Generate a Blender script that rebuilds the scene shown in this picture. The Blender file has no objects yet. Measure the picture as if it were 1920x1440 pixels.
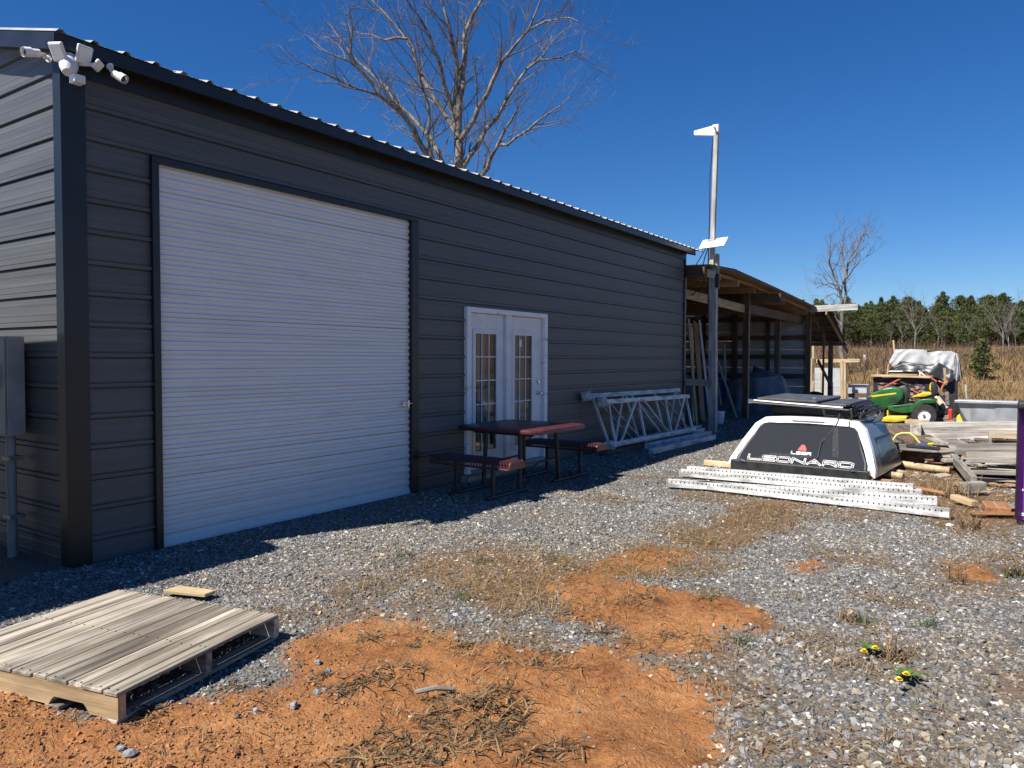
import bpy, bmesh, math, random
import numpy as np
from mathutils import Matrix, Vector, Quaternion, Euler

random.seed(7)
rng = np.random.default_rng(11)
SC = bpy.context.scene
COL = SC.collection
rad = math.radians

# ------------------------------------------------------------------ camera
W0, H0 = 1920.0, 1440.0
FPX, YAW, PITCH, ROLL = 1395.93, rad(34.161), rad(2.021), rad(0.188)
EYE = np.array([0.0, 0.0, 1.55])
_f = np.array([math.cos(YAW)*math.cos(PITCH), math.sin(YAW)*math.cos(PITCH), -math.sin(PITCH)])
_r0 = np.array([math.sin(YAW), -math.cos(YAW), 0.0])
_u0 = np.cross(_r0, _f)
_r = math.cos(ROLL)*_r0 + math.sin(ROLL)*_u0
_u = -math.sin(ROLL)*_r0 + math.cos(ROLL)*_u0
cd = bpy.data.cameras.new('camera')
cd.sensor_width = 36.0; cd.lens = FPX/W0*36.0; cd.clip_start = 0.05; cd.clip_end = 3000.0
cam = bpy.data.objects.new('camera', cd); COL.objects.link(cam)
cam.matrix_world = Matrix(((_r[0], _u[0], -_f[0], EYE[0]), (_r[1], _u[1], -_f[1], EYE[1]), (_r[2], _u[2], -_f[2], EYE[2]), (0, 0, 0, 1)))
SC.camera = cam

# ------------------------------------------------------------------ sky, sun, exposure
SUN = Vector((-0.77, 0.285, 1.0)).normalized()          # towards the sun
w = bpy.data.worlds.new('World'); SC.world = w; w.use_nodes = True
nt = w.node_tree; bg = nt.nodes['Background']
sky = nt.nodes.new('ShaderNodeTexSky'); sky.sky_type = 'NISHITA'; sky.sun_disc = False
sky.sun_elevation = math.asin(SUN.z); sky.sun_rotation = math.atan2(SUN.x, SUN.y)
sky.altitude = 0; sky.air_density = 1.0; sky.dust_density = 0.0; sky.ozone_density = 10.0
hsv = nt.nodes.new('ShaderNodeHueSaturation'); hsv.inputs['Saturation'].default_value = 1.18
hsv.inputs['Hue'].default_value = 0.507
nt.links.new(sky.outputs[0], hsv.inputs['Color']); nt.links.new(hsv.outputs[0], bg.inputs[0]); bg.inputs[1].default_value = 0.062
sl = bpy.data.lights.new('sun', 'SUN'); sl.energy = 5.0; sl.angle = rad(0.55); sl.color = (1.0, 0.945, 0.86)
so = bpy.data.objects.new('sun', sl); COL.objects.link(so)
so.rotation_euler = SUN.to_track_quat('Z', 'Y').to_euler(); so.location = (-10, 4, 20)
SC.view_settings.view_transform = 'Standard'; SC.view_settings.look = 'None'
SC.view_settings.exposure = 0.78; SC.view_settings.gamma = 1.0; SC.view_settings.use_curve_mapping = False

# ------------------------------------------------------------------ pixel -> place
def ray(x, y):
    d = _f*FPX + _r*(x-W0/2) - _u*(y-H0/2)
    return d/np.linalg.norm(d)
def G(x, y, z=0.0):
    d = ray(x, y); p = EYE + d*(z-EYE[2])/d[2]; return Vector(p)
def OY(x, y, Y):
    d = ray(x, y); return Vector(EYE + d*Y/d[1])
def OX(x, y, X):
    d = ray(x, y); return Vector(EYE + d*X/d[0])
def DP(x, y, dep):
    d = ray(x, y); return Vector(EYE + d*dep/(d@_f))

# ------------------------------------------------------------------ noise
def vnoise(x, y, seed=0):
    xi = np.floor(x).astype(np.int64); yi = np.floor(y).astype(np.int64)
    fx = x-xi; fy = y-yi; fx = fx*fx*(3-2*fx); fy = fy*fy*(3-2*fy)
    def h(a, b):
        n = (a*374761393 + b*668265263 + seed*982451653) & 0x7fffffff
        n = ((n ^ (n >> 13))*1274126177) & 0x7fffffff
        return ((n ^ (n >> 16)) & 0xffff)/65535.0
    return (h(xi, yi)*(1-fx)+h(xi+1, yi)*fx)*(1-fy) + (h(xi, yi+1)*(1-fx)+h(xi+1, yi+1)*fx)*fy
def fbm(x, y, seed=0, oct=4):
    s = 0; a = 1.0; t = 0
    for i in range(oct):
        s = s + a*vnoise(x*2**i, y*2**i, seed+i*17); t += a; a *= 0.5
    return s/t
def sstep(a, b, v):
    t = np.clip((v-a)/(b-a), 0, 1); return t*t*(3-2*t)
def polysd(px, py, poly):
    P = np.array([(p[0], p[1]) for p in poly]); Q = np.roll(P, -1, axis=0)
    d = np.full(px.shape, 1e9); ins = np.zeros(px.shape, bool)
    for (ax, ay), (bx, by) in zip(P, Q):
        ex, ey = bx-ax, by-ay; wx, wy = px-ax, py-ay
        t = np.clip((wx*ex+wy*ey)/(ex*ex+ey*ey+1e-12), 0, 1)
        d = np.minimum(d, np.hypot(wx-ex*t, wy-ey*t))
        c = ((ay > py) != (by > py)) & (px < (bx-ax)*(py-ay)/(by-ay+1e-12)+ax)
        ins ^= c
    return np.where(ins, d, -d)

# ------------------------------------------------------------------ materials
MATS = {}
def nodes_of(m): return m.node_tree.nodes, m.node_tree.links
def base_mat(name, rough=0.6, metal=0.0, spec=None):
    m = bpy.data.materials.new(name); m.use_nodes = True
    b = m.node_tree.nodes['Principled BSDF']
    b.inputs['Roughness'].default_value = rough; b.inputs['Metallic'].default_value = metal
    if spec is not None: b.inputs['Specular IOR Level'].default_value = spec
    MATS[name] = m
    return m, b
def ramp(N, stops):
    r = N.new('ShaderNodeValToRGB'); e = r.color_ramp.elements
    while len(e) < len(stops): e.new(0.5)
    for i, (p, c) in enumerate(stops): e[i].position = p; e[i].color = (*c, 1)
    return r
def coords(N, L, scale, kind='Object', obj_rand=False):
    tc = N.new('ShaderNodeTexCoord'); mp = N.new('ShaderNodeMapping')
    mp.inputs['Scale'].default_value = scale
    L.new(tc.outputs[kind], mp.inputs[0])
    if obj_rand:
        oi = N.new('ShaderNodeObjectInfo'); mu = N.new('ShaderNodeMath'); mu.operation = 'MULTIPLY'; mu.inputs[1].default_value = 37.0
        L.new(oi.outputs['Random'], mu.inputs[0]); cb = N.new('ShaderNodeCombineXYZ')
        for i in range(3): L.new(mu.outputs[0], cb.inputs[i])
        L.new(cb.outputs[0], mp.inputs['Location'])
    return mp
def noise(N, L, vec, scale=1.0, detail=4, rough=0.55):
    n = N.new('ShaderNodeTexNoise'); n.inputs['Scale'].default_value = scale
    n.inputs['Detail'].default_value = detail; n.inputs['Roughness'].default_value = rough
    L.new(vec.outputs[0], n.inputs['Vector']); return n
def add_bump(N, L, b, height, strength, dist=0.01):
    bp = N.new('ShaderNodeBump'); bp.inputs['Strength'].default_value = strength; bp.inputs['Distance'].default_value = dist
    L.new(height, bp.inputs['Height']); L.new(bp.outputs[0], b.inputs['Normal']); return bp
def speck(name, c1, c2, scale=(6, 6, 6), rough=0.6, metal=0.0, bump=0.15, bdist=0.004, detail=5, lo=0.35, hi=0.65, rand=0.0, kind='Object', rvar=0.1, spec=None):
    """two-tone noisy paint / cloth / stone"""
    m, b = base_mat(name, rough, metal, spec); N, L = nodes_of(m)
    mp = coords(N, L, scale, kind, True); n = noise(N, L, mp, 1.0, detail)
    r = ramp(N, [(lo, c1), (hi, c2)]); L.new(n.outputs['Fac'], r.inputs[0]); out = r.outputs[0]
    if rand > 0:
        oi = N.new('ShaderNodeObjectInfo'); hs = N.new('ShaderNodeHueSaturation')
        mr = N.new('ShaderNodeMapRange'); mr.inputs[3].default_value = 1-rand; mr.inputs[4].default_value = 1+rand
        L.new(oi.outputs['Random'], mr.inputs[0]); L.new(mr.outputs[0], hs.inputs['Value']); L.new(out, hs.inputs['Color']); out = hs.outputs[0]
    L.new(out, b.inputs['Base Color'])
    mr2 = N.new('ShaderNodeMapRange'); mr2.inputs[3].default_value = max(0.02, rough-rvar); mr2.inputs[4].default_value = min(1, rough+rvar)
    L.new(n.outputs['Fac'], mr2.inputs[0]); L.new(mr2.outputs[0], b.inputs['Roughness'])
    if bump: add_bump(N, L, b, n.outputs['Fac'], bump, bdist)
    return m
def wood(name, dark, mid, light, rand=0.25, bump=0.5, rough=0.8, stain=None):
    """grain runs along the object's own X axis"""
    m, b = base_mat(name, rough); N, L = nodes_of(m)
    mp = coords(N, L, (1.3, 22, 22), 'Object', True)
    n = noise(N, L, mp, 1.0, 8, 0.62)
    mp2 = coords(N, L, (0.7, 90, 90), 'Object', True); n2 = noise(N, L, mp2, 1.0, 3)
    mx = N.new('ShaderNodeMath'); mx.operation = 'MULTIPLY_ADD'; mx.inputs[1].default_value = 0.35; L.new(n2.outputs['Fac'], mx.inputs[0]); L.new(n.outputs['Fac'], mx.inputs[2])
    r = ramp(N, [(0.45, dark), (0.66, mid), (0.88, light)]); L.new(mx.outputs[0], r.inputs[0])
    out = r.outputs[0]
    mp3 = coords(N, L, (2.2, 5, 5), 'Object', True); n3 = noise(N, L, mp3, 1.0, 4)
    hs = N.new('ShaderNodeHueSaturation'); oi = N.new('ShaderNodeObjectInfo')
    mr = N.new('ShaderNodeMapRange'); mr.inputs[3].default_value = 1-rand; mr.inputs[4].default_value = 1+rand
    L.new(oi.outputs['Random'], mr.inputs[0])
    mr3 = N.new('ShaderNodeMapRange'); mr3.inputs[1].default_value = 0.3; mr3.inputs[2].default_value = 0.7; mr3.inputs[3].default_value = 0.7; mr3.inputs[4].default_value = 1.22
    L.new(n3.outputs['Fac'], mr3.inputs[0])
    mm = N.new('ShaderNodeMath'); mm.operation = 'MULTIPLY'; L.new(mr.outputs[0], mm.inputs[0]); L.new(mr3.outputs[0], mm.inputs[1])
    L.new(mm.outputs[0], hs.inputs['Value']); L.new(out, hs.inputs['Color'])
    L.new(hs.outputs[0], b.inputs['Base Color'])
    add_bump(N, L, b, mx.outputs[0], bump, 0.003)
    return m
def attr_mat(name, attr='col', rough=0.85, trans=0.0, bump=0.0):
    m, b = base_mat(name, rough); N, L = nodes_of(m)
    a = N.new('ShaderNodeAttribute'); a.attribute_name = attr
    L.new(a.outputs['Color'], b.inputs['Base Color'])
    if bump:
        mp = coords(N, L, (60, 60, 60)); n = noise(N, L, mp, 1.0, 3); add_bump(N, L, b, n.outputs['Fac'], bump, 0.003)
    if trans:
        tb = N.new('ShaderNodeBsdfTranslucent'); L.new(a.outputs['Color'], tb.inputs[0])
        mx = N.new('ShaderNodeMixShader'); mx.inputs[0].default_value = trans
        L.new(b.outputs[0], mx.inputs[1]); L.new(tb.outputs[0], mx.inputs[2])
        L.new(mx.outputs[0], N['Material Output'].inputs[0])
    return m

# painted metal siding: fine horizontal streaks and slight waviness of the sheet
def siding(name, c1, c2, rough):
    m, b = base_mat(name, rough); N, L = nodes_of(m)
    mp = coords(N, L, (0.5, 0.5, 14), 'Generated' if False else 'Object', True); n = noise(N, L, mp, 1.0, 6)
    r = ramp(N, [(0.3, c1), (0.7, c2)]); L.new(n.outputs['Fac'], r.inputs[0]); L.new(r.outputs[0], b.inputs['Base Color'])
    mr2 = N.new('ShaderNodeMapRange'); mr2.inputs[3].default_value = rough-0.08; mr2.inputs[4].default_value = rough+0.12
    L.new(n.outputs['Fac'], mr2.inputs[0]); L.new(mr2.outputs[0], b.inputs['Roughness'])
    mp2 = coords(N, L, (0.9, 0.9, 5), 'Object', True); n2 = noise(N, L, mp2, 1.0, 2)
    mp3 = coords(N, L, (40, 40, 160), 'Object', True); n3 = noise(N, L, mp3, 1.0, 3)
    ad = N.new('ShaderNodeMath'); ad.operation = 'MULTIPLY_ADD'; ad.inputs[1].default_value = 0.06; L.new(n3.outputs['Fac'], ad.inputs[0]); L.new(n2.outputs['Fac'], ad.inputs[2])
    add_bump(N, L, b, ad.outputs[0], 0.5, 0.012)
    return m
siding('siding_grey', (0.064, 0.067, 0.071), (0.098, 0.102, 0.107), 0.48)
speck('trim_black', (0.008, 0.009, 0.011), (0.014, 0.015, 0.018), (3, 3, 3), 0.38, bump=0.03)
speck('roof_metal', (0.30, 0.31, 0.32), (0.42, 0.42, 0.42), (3, 3, 3), 0.35, 0.0, bump=0.05)
speck('door_white', (0.60, 0.61, 0.61), (0.70, 0.71, 0.71), (1.1, 1.1, 3), 0.36, bump=0.04, lo=0.25, hi=0.5)
speck('white_paint', (0.64, 0.64, 0.64), (0.74, 0.74, 0.74), (7, 7, 7), 0.45, bump=0.08)
speck('white_dirty', (0.36, 0.34, 0.31), (0.80, 0.79, 0.78), (5, 5, 9), 0.55, bump=0.15, lo=0.28, hi=0.42)
speck('curtain_cloth', (0.62, 0.60, 0.57), (0.78, 0.77, 0.74), (9, 9, 2), 0.9, bump=0.2)
speck('chrome', (0.55, 0.55, 0.55), (0.7, 0.7, 0.7), (9, 9, 9), 0.25, 1.0, bump=0.02)
speck('grey_box', (0.26, 0.27, 0.28), (0.33, 0.34, 0.35), (6, 6, 6), 0.5, bump=0.05)
speck('rack_white', (0.26, 0.25, 0.235), (0.66, 0.66, 0.65), (3, 14, 14), 0.5, bump=0.2, lo=0.36, hi=0.56, rand=0.10)
speck('black_plastic', (0.014, 0.014, 0.015), (0.03, 0.03, 0.03), (10, 10, 10), 0.5, bump=0.1)
speck('black_vinyl', (0.028, 0.029, 0.031), (0.06, 0.06, 0.062), (5, 5, 5), 0.5, bump=0.25)
speck('rubber', (0.012, 0.012, 0.012), (0.035, 0.033, 0.03), (12, 12, 12), 0.8, bump=0.3)
speck('red_vinyl', (0.062, 0.016, 0.020), (0.095, 0.025, 0.028), (14, 14, 14), 0.42, bump=0.1)
speck('topper_white', (0.78, 0.78, 0.79), (0.86, 0.86, 0.86), (3, 3, 3), 0.12, bump=0.0)
speck('topper_grey', (0.10, 0.103, 0.107), (0.14, 0.142, 0.146), (3, 3, 3), 0.28, bump=0.0)
speck('green_paint', (0.014, 0.088, 0.022), (0.024, 0.125, 0.032), (4, 4, 4), 0.3, bump=0.02)
speck('yellow_paint', (0.52, 0.38, 0.02), (0.66, 0.50, 0.04), (5, 5, 5), 0.4, bump=0.03)
speck('purple_plastic', (0.125, 0.03, 0.18), (0.16, 0.042, 0.225), (6, 6, 6), 0.42, bump=0.06)
speck('galvanised', (0.30, 0.32, 0.35), (0.46, 0.48, 0.50), (2.5, 2.5, 2.5), 0.42, 0.35, bump=0.08)
speck('tarp_white', (0.30, 0.315, 0.33), (0.47, 0.485, 0.50), (2, 2, 2), 0.55, bump=0.4, bdist=0.03)
speck('tarp_black', (0.018, 0.019, 0.021), (0.04, 0.041, 0.043), (4, 4, 4), 0.4, bump=0.5, bdist=0.03)
speck('tarp_grey', (0.10, 0.115, 0.14), (0.17, 0.19, 0.22), (3, 3, 3), 0.6, bump=0.4, bdist=0.03)
speck('tarp_blue', (0.02, 0.035, 0.14), (0.03, 0.06, 0.22), (4, 4, 4), 0.5, bump=0.4, bdist=0.03)
speck('plastic_brown', (0.045, 0.022, 0.02), (0.085, 0.045, 0.04), (4, 4, 9), 0.48, bump=0.5, bdist=0.04)
speck('orange_strap', (0.42, 0.10, 0.045), (0.52, 0.15, 0.07), (9, 9, 9), 0.7, bump=0.1)
speck('bark_grey', (0.07, 0.058, 0.047), (0.25, 0.225, 0.198), (6, 6, 3), 0.9, bump=0.8, bdist=0.03, lo=0.38, hi=0.62)
speck('bark_pale', (0.10, 0.088, 0.078), (0.24, 0.215, 0.195), (5, 5, 3), 0.9, bump=0.6, bdist=0.03)
speck('twig', (0.10, 0.088, 0.080), (0.17, 0.15, 0.138), (3, 3, 3), 0.9, bump=0)
speck('bark_pine', (0.12, 0.09, 0.07), (0.22, 0.17, 0.14), (5, 5, 2), 0.9, bump=0.5, bdist=0.03)
speck('rock_grey', (0.10, 0.11, 0.12), (0.27, 0.28, 0.29), (20, 20, 20), 0.85, bump=0.6, bdist=0.01, rand=0.3)
speck('concrete', (0.30, 0.29, 0.27), (0.42, 0.41, 0.39), (7, 7, 7), 0.85, bump=0.3)
speck('decal_white', (0.74, 0.74, 0.74), (0.82, 0.82, 0.82), (9, 9, 9), 0.5, bump=0)
speck('decal_red', (0.55, 0.02, 0.02), (0.65, 0.03, 0.03), (9, 9, 9), 0.5, bump=0)
speck('decal_dark', (0.01, 0.01, 0.011), (0.015, 0.015, 0.016), (9, 9, 9), 0.4, bump=0)
speck('flower_yellow', (0.80, 0.52, 0.01), (0.9, 0.66, 0.02), (90, 90, 90), 0.8, bump=0.3)
speck('leaf_green', (0.045, 0.085, 0.02), (0.08, 0.14, 0.035), (30, 30, 30), 0.6, bump=0.2)
speck('dark_void', (0.01, 0.01, 0.01), (0.016, 0.015, 0.014), (3, 3, 3), 0.9, bump=0)
speck('blue_bin', (0.03, 0.07, 0.22), (0.04, 0.09, 0.28), (4, 4, 4), 0.5, bump=0.05)
speck('white_panel', (0.38, 0.39, 0.40), (0.52, 0.53, 0.54), (2, 2, 9), 0.5, bump=0.1)
speck('yellow_hose', (0.55, 0.50, 0.10), (0.68, 0.62, 0.18), (9, 9, 9), 0.5, bump=0.1)
speck('black_cover', (0.05, 0.052, 0.055), (0.085, 0.087, 0.09), (7, 7, 7), 0.55, bump=0.15)
speck('steel_dull', (0.22, 0.22, 0.22), (0.36, 0.36, 0.36), (9, 9, 9), 0.45, 0.6, bump=0.1)
wood('wood_grey', (0.10, 0.085, 0.07), (0.26, 0.235, 0.20), (0.44, 0.41, 0.36), 0.28)
wood('wood_pallet', (0.085, 0.068, 0.050), (0.235, 0.198, 0.152), (0.46, 0.415, 0.345), 0.34, 0.8)
wood('wood_tan', (0.20, 0.13, 0.065), (0.35, 0.25, 0.14), (0.50, 0.38, 0.235), 0.2, 0.4)
wood('wood_fresh', (0.34, 0.235, 0.115), (0.48, 0.36, 0.20), (0.58, 0.47, 0.31), 0.14, 0.3)
wood('wood_brown', (0.05, 0.032, 0.02), (0.11, 0.072, 0.045), (0.19, 0.13, 0.085), 0.25)
wood('wood_ply', (0.16, 0.09, 0.045), (0.27, 0.165, 0.085), (0.37, 0.24, 0.13), 0.2)
wood('wood_white', (0.17, 0.155, 0.14), (0.40, 0.38, 0.355), (0.56, 0.545, 0.525), 0.08, 0.6)
wood('wood_stained', (0.09, 0.08, 0.07), (0.40, 0.37, 0.33), (0.62, 0.59, 0.54), 0.12, 0.7)
wood('wood_rust', (0.16, 0.06, 0.025), (0.30, 0.135, 0.06), (0.42, 0.22, 0.11), 0.2)
attr_mat('gravel_stone', 'col', 0.8, bump=0.3)
attr_mat('straw', 'col', 0.9, 0.25)
attr_mat('needles', 'col', 0.75, 0.25)

# dark tinted glass, mirror like at the surface
def glass(name, tint, rough=0.03, alpha=0.35):
    m, b = base_mat(name, rough); N, L = nodes_of(m)
    b.inputs['Base Color'].default_value = (*tint, 1); b.inputs['IOR'].default_value = 1.5
    mp = coords(N, L, (2.2, 2.2, 2.2)); n = noise(N, L, mp, 1.0, 1); add_bump(N, L, b, n.outputs['Fac'], 0.05, 0.01)
    t = N.new('ShaderNodeBsdfTransparent'); mx = N.new('ShaderNodeMixShader'); mx.inputs[0].default_value = alpha
    t.inputs[0].default_value = (0.90, 0.92, 0.92, 1)
    L.new(b.outputs[0], mx.inputs[1]); L.new(t.outputs[0], mx.inputs[2]); L.new(mx.outputs[0], N['Material Output'].inputs[0])
    return m
glass('glass_house', (0.04, 0.042, 0.042), 0.03, 0.72)
glass('glass_tint', (0.045, 0.047, 0.048), 0.03, 0.45)
MATS['glass_house'].node_tree.nodes['Principled BSDF']\
    .inputs['IOR'].default_value = 2.6
MATS['glass_tint'].node_tree.nodes['Principled BSDF'].inputs['IOR'].default_value = 1.75

# ------------------------------------------------------------------ geometry helpers
class MB:
    def __init__(s): s.v = []; s.f = []
    def add(s, vs, fs, M=None):
        o = len(s.v)
        s.v += [tuple(M @ Vector(p)) if M is not None else tuple(p) for p in vs]
        s.f += [tuple(i+o for i in f) for f in fs]; return s
    def box(s, lo, hi, M=None):
        x0, y0, z0 = lo; x1, y1, z1 = hi
        return s.add([(x0,y0,z0),(x1,y0,z0),(x1,y1,z0),(x0,y1,z0),(x0,y0,z1),(x1,y0,z1),(x1,y1,z1),(x0,y1,z1)],
              [(0,3,2,1),(4,5,6,7),(0,1,5,4),(1,2,6,5),(2,3,7,6),(3,0,4,7)], M)
    def bar(s, p0, p1, wd, ht, up=(0,0,1)):
        M, l = frame(p0, p1, up); return s.box((0,-wd/2,-ht/2), (l,wd/2,ht/2), M)
    def tube(s, pts, rs, n=8, cap=True):
        pts = [Vector(p) for p in pts]
        if not hasattr(rs, '__len__'): rs = [rs]*len(pts)
        o = len(s.v); prev = None
        for i, p in enumerate(pts):
            t = (pts[min(i+1, len(pts)-1)]-pts[max(i-1, 0)])
            t = t.normalized() if t.length > 1e-9 else Vector((0,0,1))
            if prev is None:
                a = Vector((0,0,1)) if abs(t.z) < 0.9 else Vector((1,0,0)); e1 = t.cross(a).normalized()
            else:
                e1 = prev - t*prev.dot(t); e1 = e1.normalized() if e1.length > 1e-6 else t.orthogonal().normalized()
            prev = e1; e2 = t.cross(e1)
            for k in range(n):
                a = 2*math.pi*k/n; s.v.append(tuple(p + (e1*math.cos(a)+e2*math.sin(a))*rs[i]))
        for i in range(len(pts)-1):
            for k in range(n):
                a = o+i*n+k; b = o+i*n+(k+1) % n; s.f.append((a, b, b+n, a+n))
        if cap:
            s.f.append(tuple(o+k for k in range(n))[::-1]); s.f.append(tuple(o+(len(pts)-1)*n+k for k in range(n)))
        return s
    def prism(s, poly, a0, a1, axis='x', M=None):
        """poly: 2-D outline; axis x -> (y,z), y -> (x,z), z -> (x,y)"""
        def mk(p, a): return {'x': (a, p[0], p[1]), 'y': (p[0], a, p[1]), 'z': (p[0], p[1], a)}[axis]
        n = len(poly); vs = [mk(p, a0) for p in poly]+[mk(p, a1) for p in poly]
        fs = [tuple(range(n))[::-1], tuple(range(n, 2*n))]+[(i, (i+1) % n, n+(i+1) % n, n+i) for i in range(n)]
        return s.add(vs, fs, M)
    def disc_wheel(s, c, r0, r1, x0, x1, n=24):
        """ring along X between radii r0<r1"""
        o = len(s.v)
        for (r, x) in ((r0, x0), (r1*0.94, x0), (r1, x0*0.75+x1*0.25), (r1, x0*0.25+x1*0.75), (r1*0.94, x1), (r0, x1)):
            for k in range(n):
                a = 2*math.pi*k/n; s.v.append((c[0]+x, c[1]+r*math.cos(a), c[2]+r*math.sin(a)))
        for i in range(6):
            j = (i+1) % 6
            for k in range(n):
                k2 = (k+1) % n; s.f.append((o+i*n+k, o+i*n+k2, o+j*n+k2, o+j*n+k))
        return s
    def sheet(s, rows):
        o = len(s.v); nc = len(rows[0])
        for r in rows: s.v += [tuple(p) for p in r]
        for i in range(len(rows)-1):
            for k in range(nc-1):
                a = o+i*nc+k; s.f.append((a, a+1, a+nc+1, a+nc))
        return s
def frame(p0, p1, up=(0,0,1)):
    p0 = Vector(p0); p1 = Vector(p1); x = (p1-p0); l = x.length; x.normalize(); up = Vector(up)
    y = up.cross(x)
    if y.length < 1e-4: y = Vector((0,1,0)).cross(x)
    if y.length < 1e-4: y = Vector((1,0,0))
    y.normalize(); z = x.cross(y)
    return Matrix(((x.x,y.x,z.x,p0.x),(x.y,y.y,z.y,p0.y),(x.z,y.z,z.z,p0.z),(0,0,0,1))), l
def WM(o):
    m = o.matrix_basis.copy()
    return WM(o.parent) @ m if o.parent else m
def mesh_of(mb, name, mat, smooth=None, bevel=0.0, seg=1):
    me = bpy.data.meshes.new(name); me.from_pydata(mb.v, [], mb.f); me.update()
    bm = bmesh.new(); bm.from_mesh(me)
    bmesh.ops.recalc_face_normals(bm, faces=bm.faces)
    if bevel:
        bmesh.ops.bevel(bm, geom=bm.edges[:], offset=bevel, segments=seg, affect='EDGES', profile=0.5, clamp_overlap=True)
    bm.to_mesh(me); bm.free()
    if smooth is not None:
        me.shade_smooth(); me.set_sharp_from_angle(angle=rad(smooth))
    me.materials.append(MATS[mat] if isinstance(mat, str) else mat)
    return me
def put(name, me, parent=None, M=None):
    """M: world matrix of the mesh's own axes (default: those of the parent)"""
    o = bpy.data.objects.new(name, me); COL.objects.link(o)
    if parent is not None:
        o.parent = parent
        if M is not None: o.matrix_basis = WM(parent).inverted() @ M
    elif M is not None: o.matrix_basis = M
    return o
def obj(name, mb, mat, parent=None, M=None, smooth=None, bevel=0.0, seg=1):
    return put(name, mesh_of(mb, name, mat, smooth, bevel, seg), parent, M)
def tag(o, label=None, cat=None, group=None, kind=None):
    if label: o['label'] = label
    if cat: o['category'] = cat
    if group: o['group'] = group
    if kind: o['kind'] = kind
    return o
def root(name, label, cat, loc=(0,0,0), rz=0.0, group=None):
    o = bpy.data.objects.new(name, None); COL.objects.link(o); o.empty_display_size = 0.2
    o.matrix_basis = Matrix.Translation(Vector(loc)) @ Matrix.Rotation(rz, 4, 'Z')
    return tag(o, label, cat, group)
def board(name, p0, p1, wd, th, mat, parent=None, up=(0,0,1), bevel=0.003, cup=0.0):
    """a piece of timber; width lies across, thickness along 'up'; long axis is its own X"""
    M, l = frame(p0, p1, up)
    mb = MB().box((0,-wd/2,-th/2), (l,wd/2,th/2))
    return obj(name, mb, mat, parent, M, bevel=bevel)
def copy_tree(o, parent=None):
    c = o.copy(); COL.objects.link(c); c.parent = parent
    for ch in o.children: copy_tree(ch, c)
    return c
I4 = Matrix.Identity(4)

def big_mesh(name, V, F, mat, cols=None, smooth=False):
    """numpy arrays; F is (n,3) or (n,4); cols per vertex"""
    me = bpy.data.meshes.new(name); nv = len(V); nf, k = F.shape
    me.vertices.add(nv); me.vertices.foreach_set('co', np.ascontiguousarray(V, np.float32).ravel())
    me.loops.add(nf*k); me.loops.foreach_set('vertex_index', np.ascontiguousarray(F, np.int32).ravel())
    me.polygons.add(nf); me.polygons.foreach_set('loop_start', np.arange(0, nf*k, k, dtype=np.int32))
    me.update(calc_edges=True)
    if smooth: me.shade_smooth()
    else: me.shade_flat()
    if cols is not None:
        a = me.attributes.new('col', 'FLOAT_COLOR', 'POINT')
        c = np.ones((nv, 4), np.float32); c[:, :3] = cols; a.data.foreach_set('color', c.ravel())
    me.materials.append(MATS[mat] if isinstance(mat, str) else mat)
    return me

# ================================================================== GROUND
def px(poly): return [G(*p) for p in poly]
CLAY = [px([(-200,1290),(60,1300),(200,1350),(330,1330),(420,1282),(535,1255),(565,1205),(600,1160),(700,1150),(790,1163),(850,1200),(1000,1208),(1200,1240),(1310,1262),(1335,1330),(1300,1440),(1290,1700),(-200,1700)]),
        px([(1035,1112),(1095,1045),(1200,1018),(1290,1040),(1275,1068),(1150,1090),(1270,1100),(1390,1122),(1440,1160),(1370,1185),(1300,1240),(1210,1222),(1150,1180),(1060,1152)]),
        px([(1480,1060),(1530,1052),(1550,1072),(1500,1082)]),
        px([(1810,1058),(1870,1062),(1865,1085),(1800,1080)])]
STRAW = [(px([(740,1045),(850,1012),(1020,1020),(1100,1050),(1060,1145),(960,1150),(850,1140),(780,1085)]), 1.0),
         (px([(1230,1018),(1310,965),(1400,935),(1530,940),(1500,985),(1340,1035)]), 1.5),
         (px([(1000,1060),(1130,1030),(1300,1030),(1420,1060),(1300,1090),(1120,1100)]), 0.8),
         (px([(1640,880),(1780,850),(1900,930),(1900,1015),(1780,1000),(1640,925)]), 1.2),
         (px([(1690,1050),(1910,1035),(1930,1115),(1720,1115)]), 0.8),
         (px([(1480,1190),(1690,1170),(1740,1270),(1540,1285)]), 0.5),
         (px([(1280,1255),(1420,1240),(1520,1300),(1340,1345)]), 0.5),
         (px([(1560,1345),(1780,1310),(1950,1360),(1950,1440),(1650,1460)]), 0.35),
         (px([(1270,905),(1500,935),(1700,965),(1600,990),(1300,950)]), 0.5),
         (px([(1100,1040),(1220,1000),(1300,1010),(1280,1050),(1120,1070)]), 0.6)]
def clay_mask(x, y):
    n = (fbm(x*2.3, y*2.3, 5, 4)-0.5)*0.55 + (fbm(x*9, y*9, 9, 3)-0.5)*0.26
    m = np.zeros(x.shape)
    for P in CLAY: m = np.maximum(m, sstep(-0.07, 0.07, polysd(x, y, P)+n*0.8))
    return m
def straw_mask(x, y):
    n = (fbm(x*2.1, y*2.1, 31, 4)-0.5)*0.9
    m = np.zeros(x.shape)
    for P, k in STRAW: m = np.maximum(m, k*sstep(-0.15, 0.25, polysd(x, y, P)+n*0.7))
    far = sstep(8.5, 12, x)*sstep(1.6, 0.6, y)*0.7
    bits = 0.55*sstep(0.50, 0.66, fbm(x*1.9, y*1.9, 78, 4))*sstep(4.6, 3.6, y)
    return np.maximum(np.maximum(m, bits), far*sstep(0.45, 0.6, fbm(x*1.1, y*1.1, 77, 3)))
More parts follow.
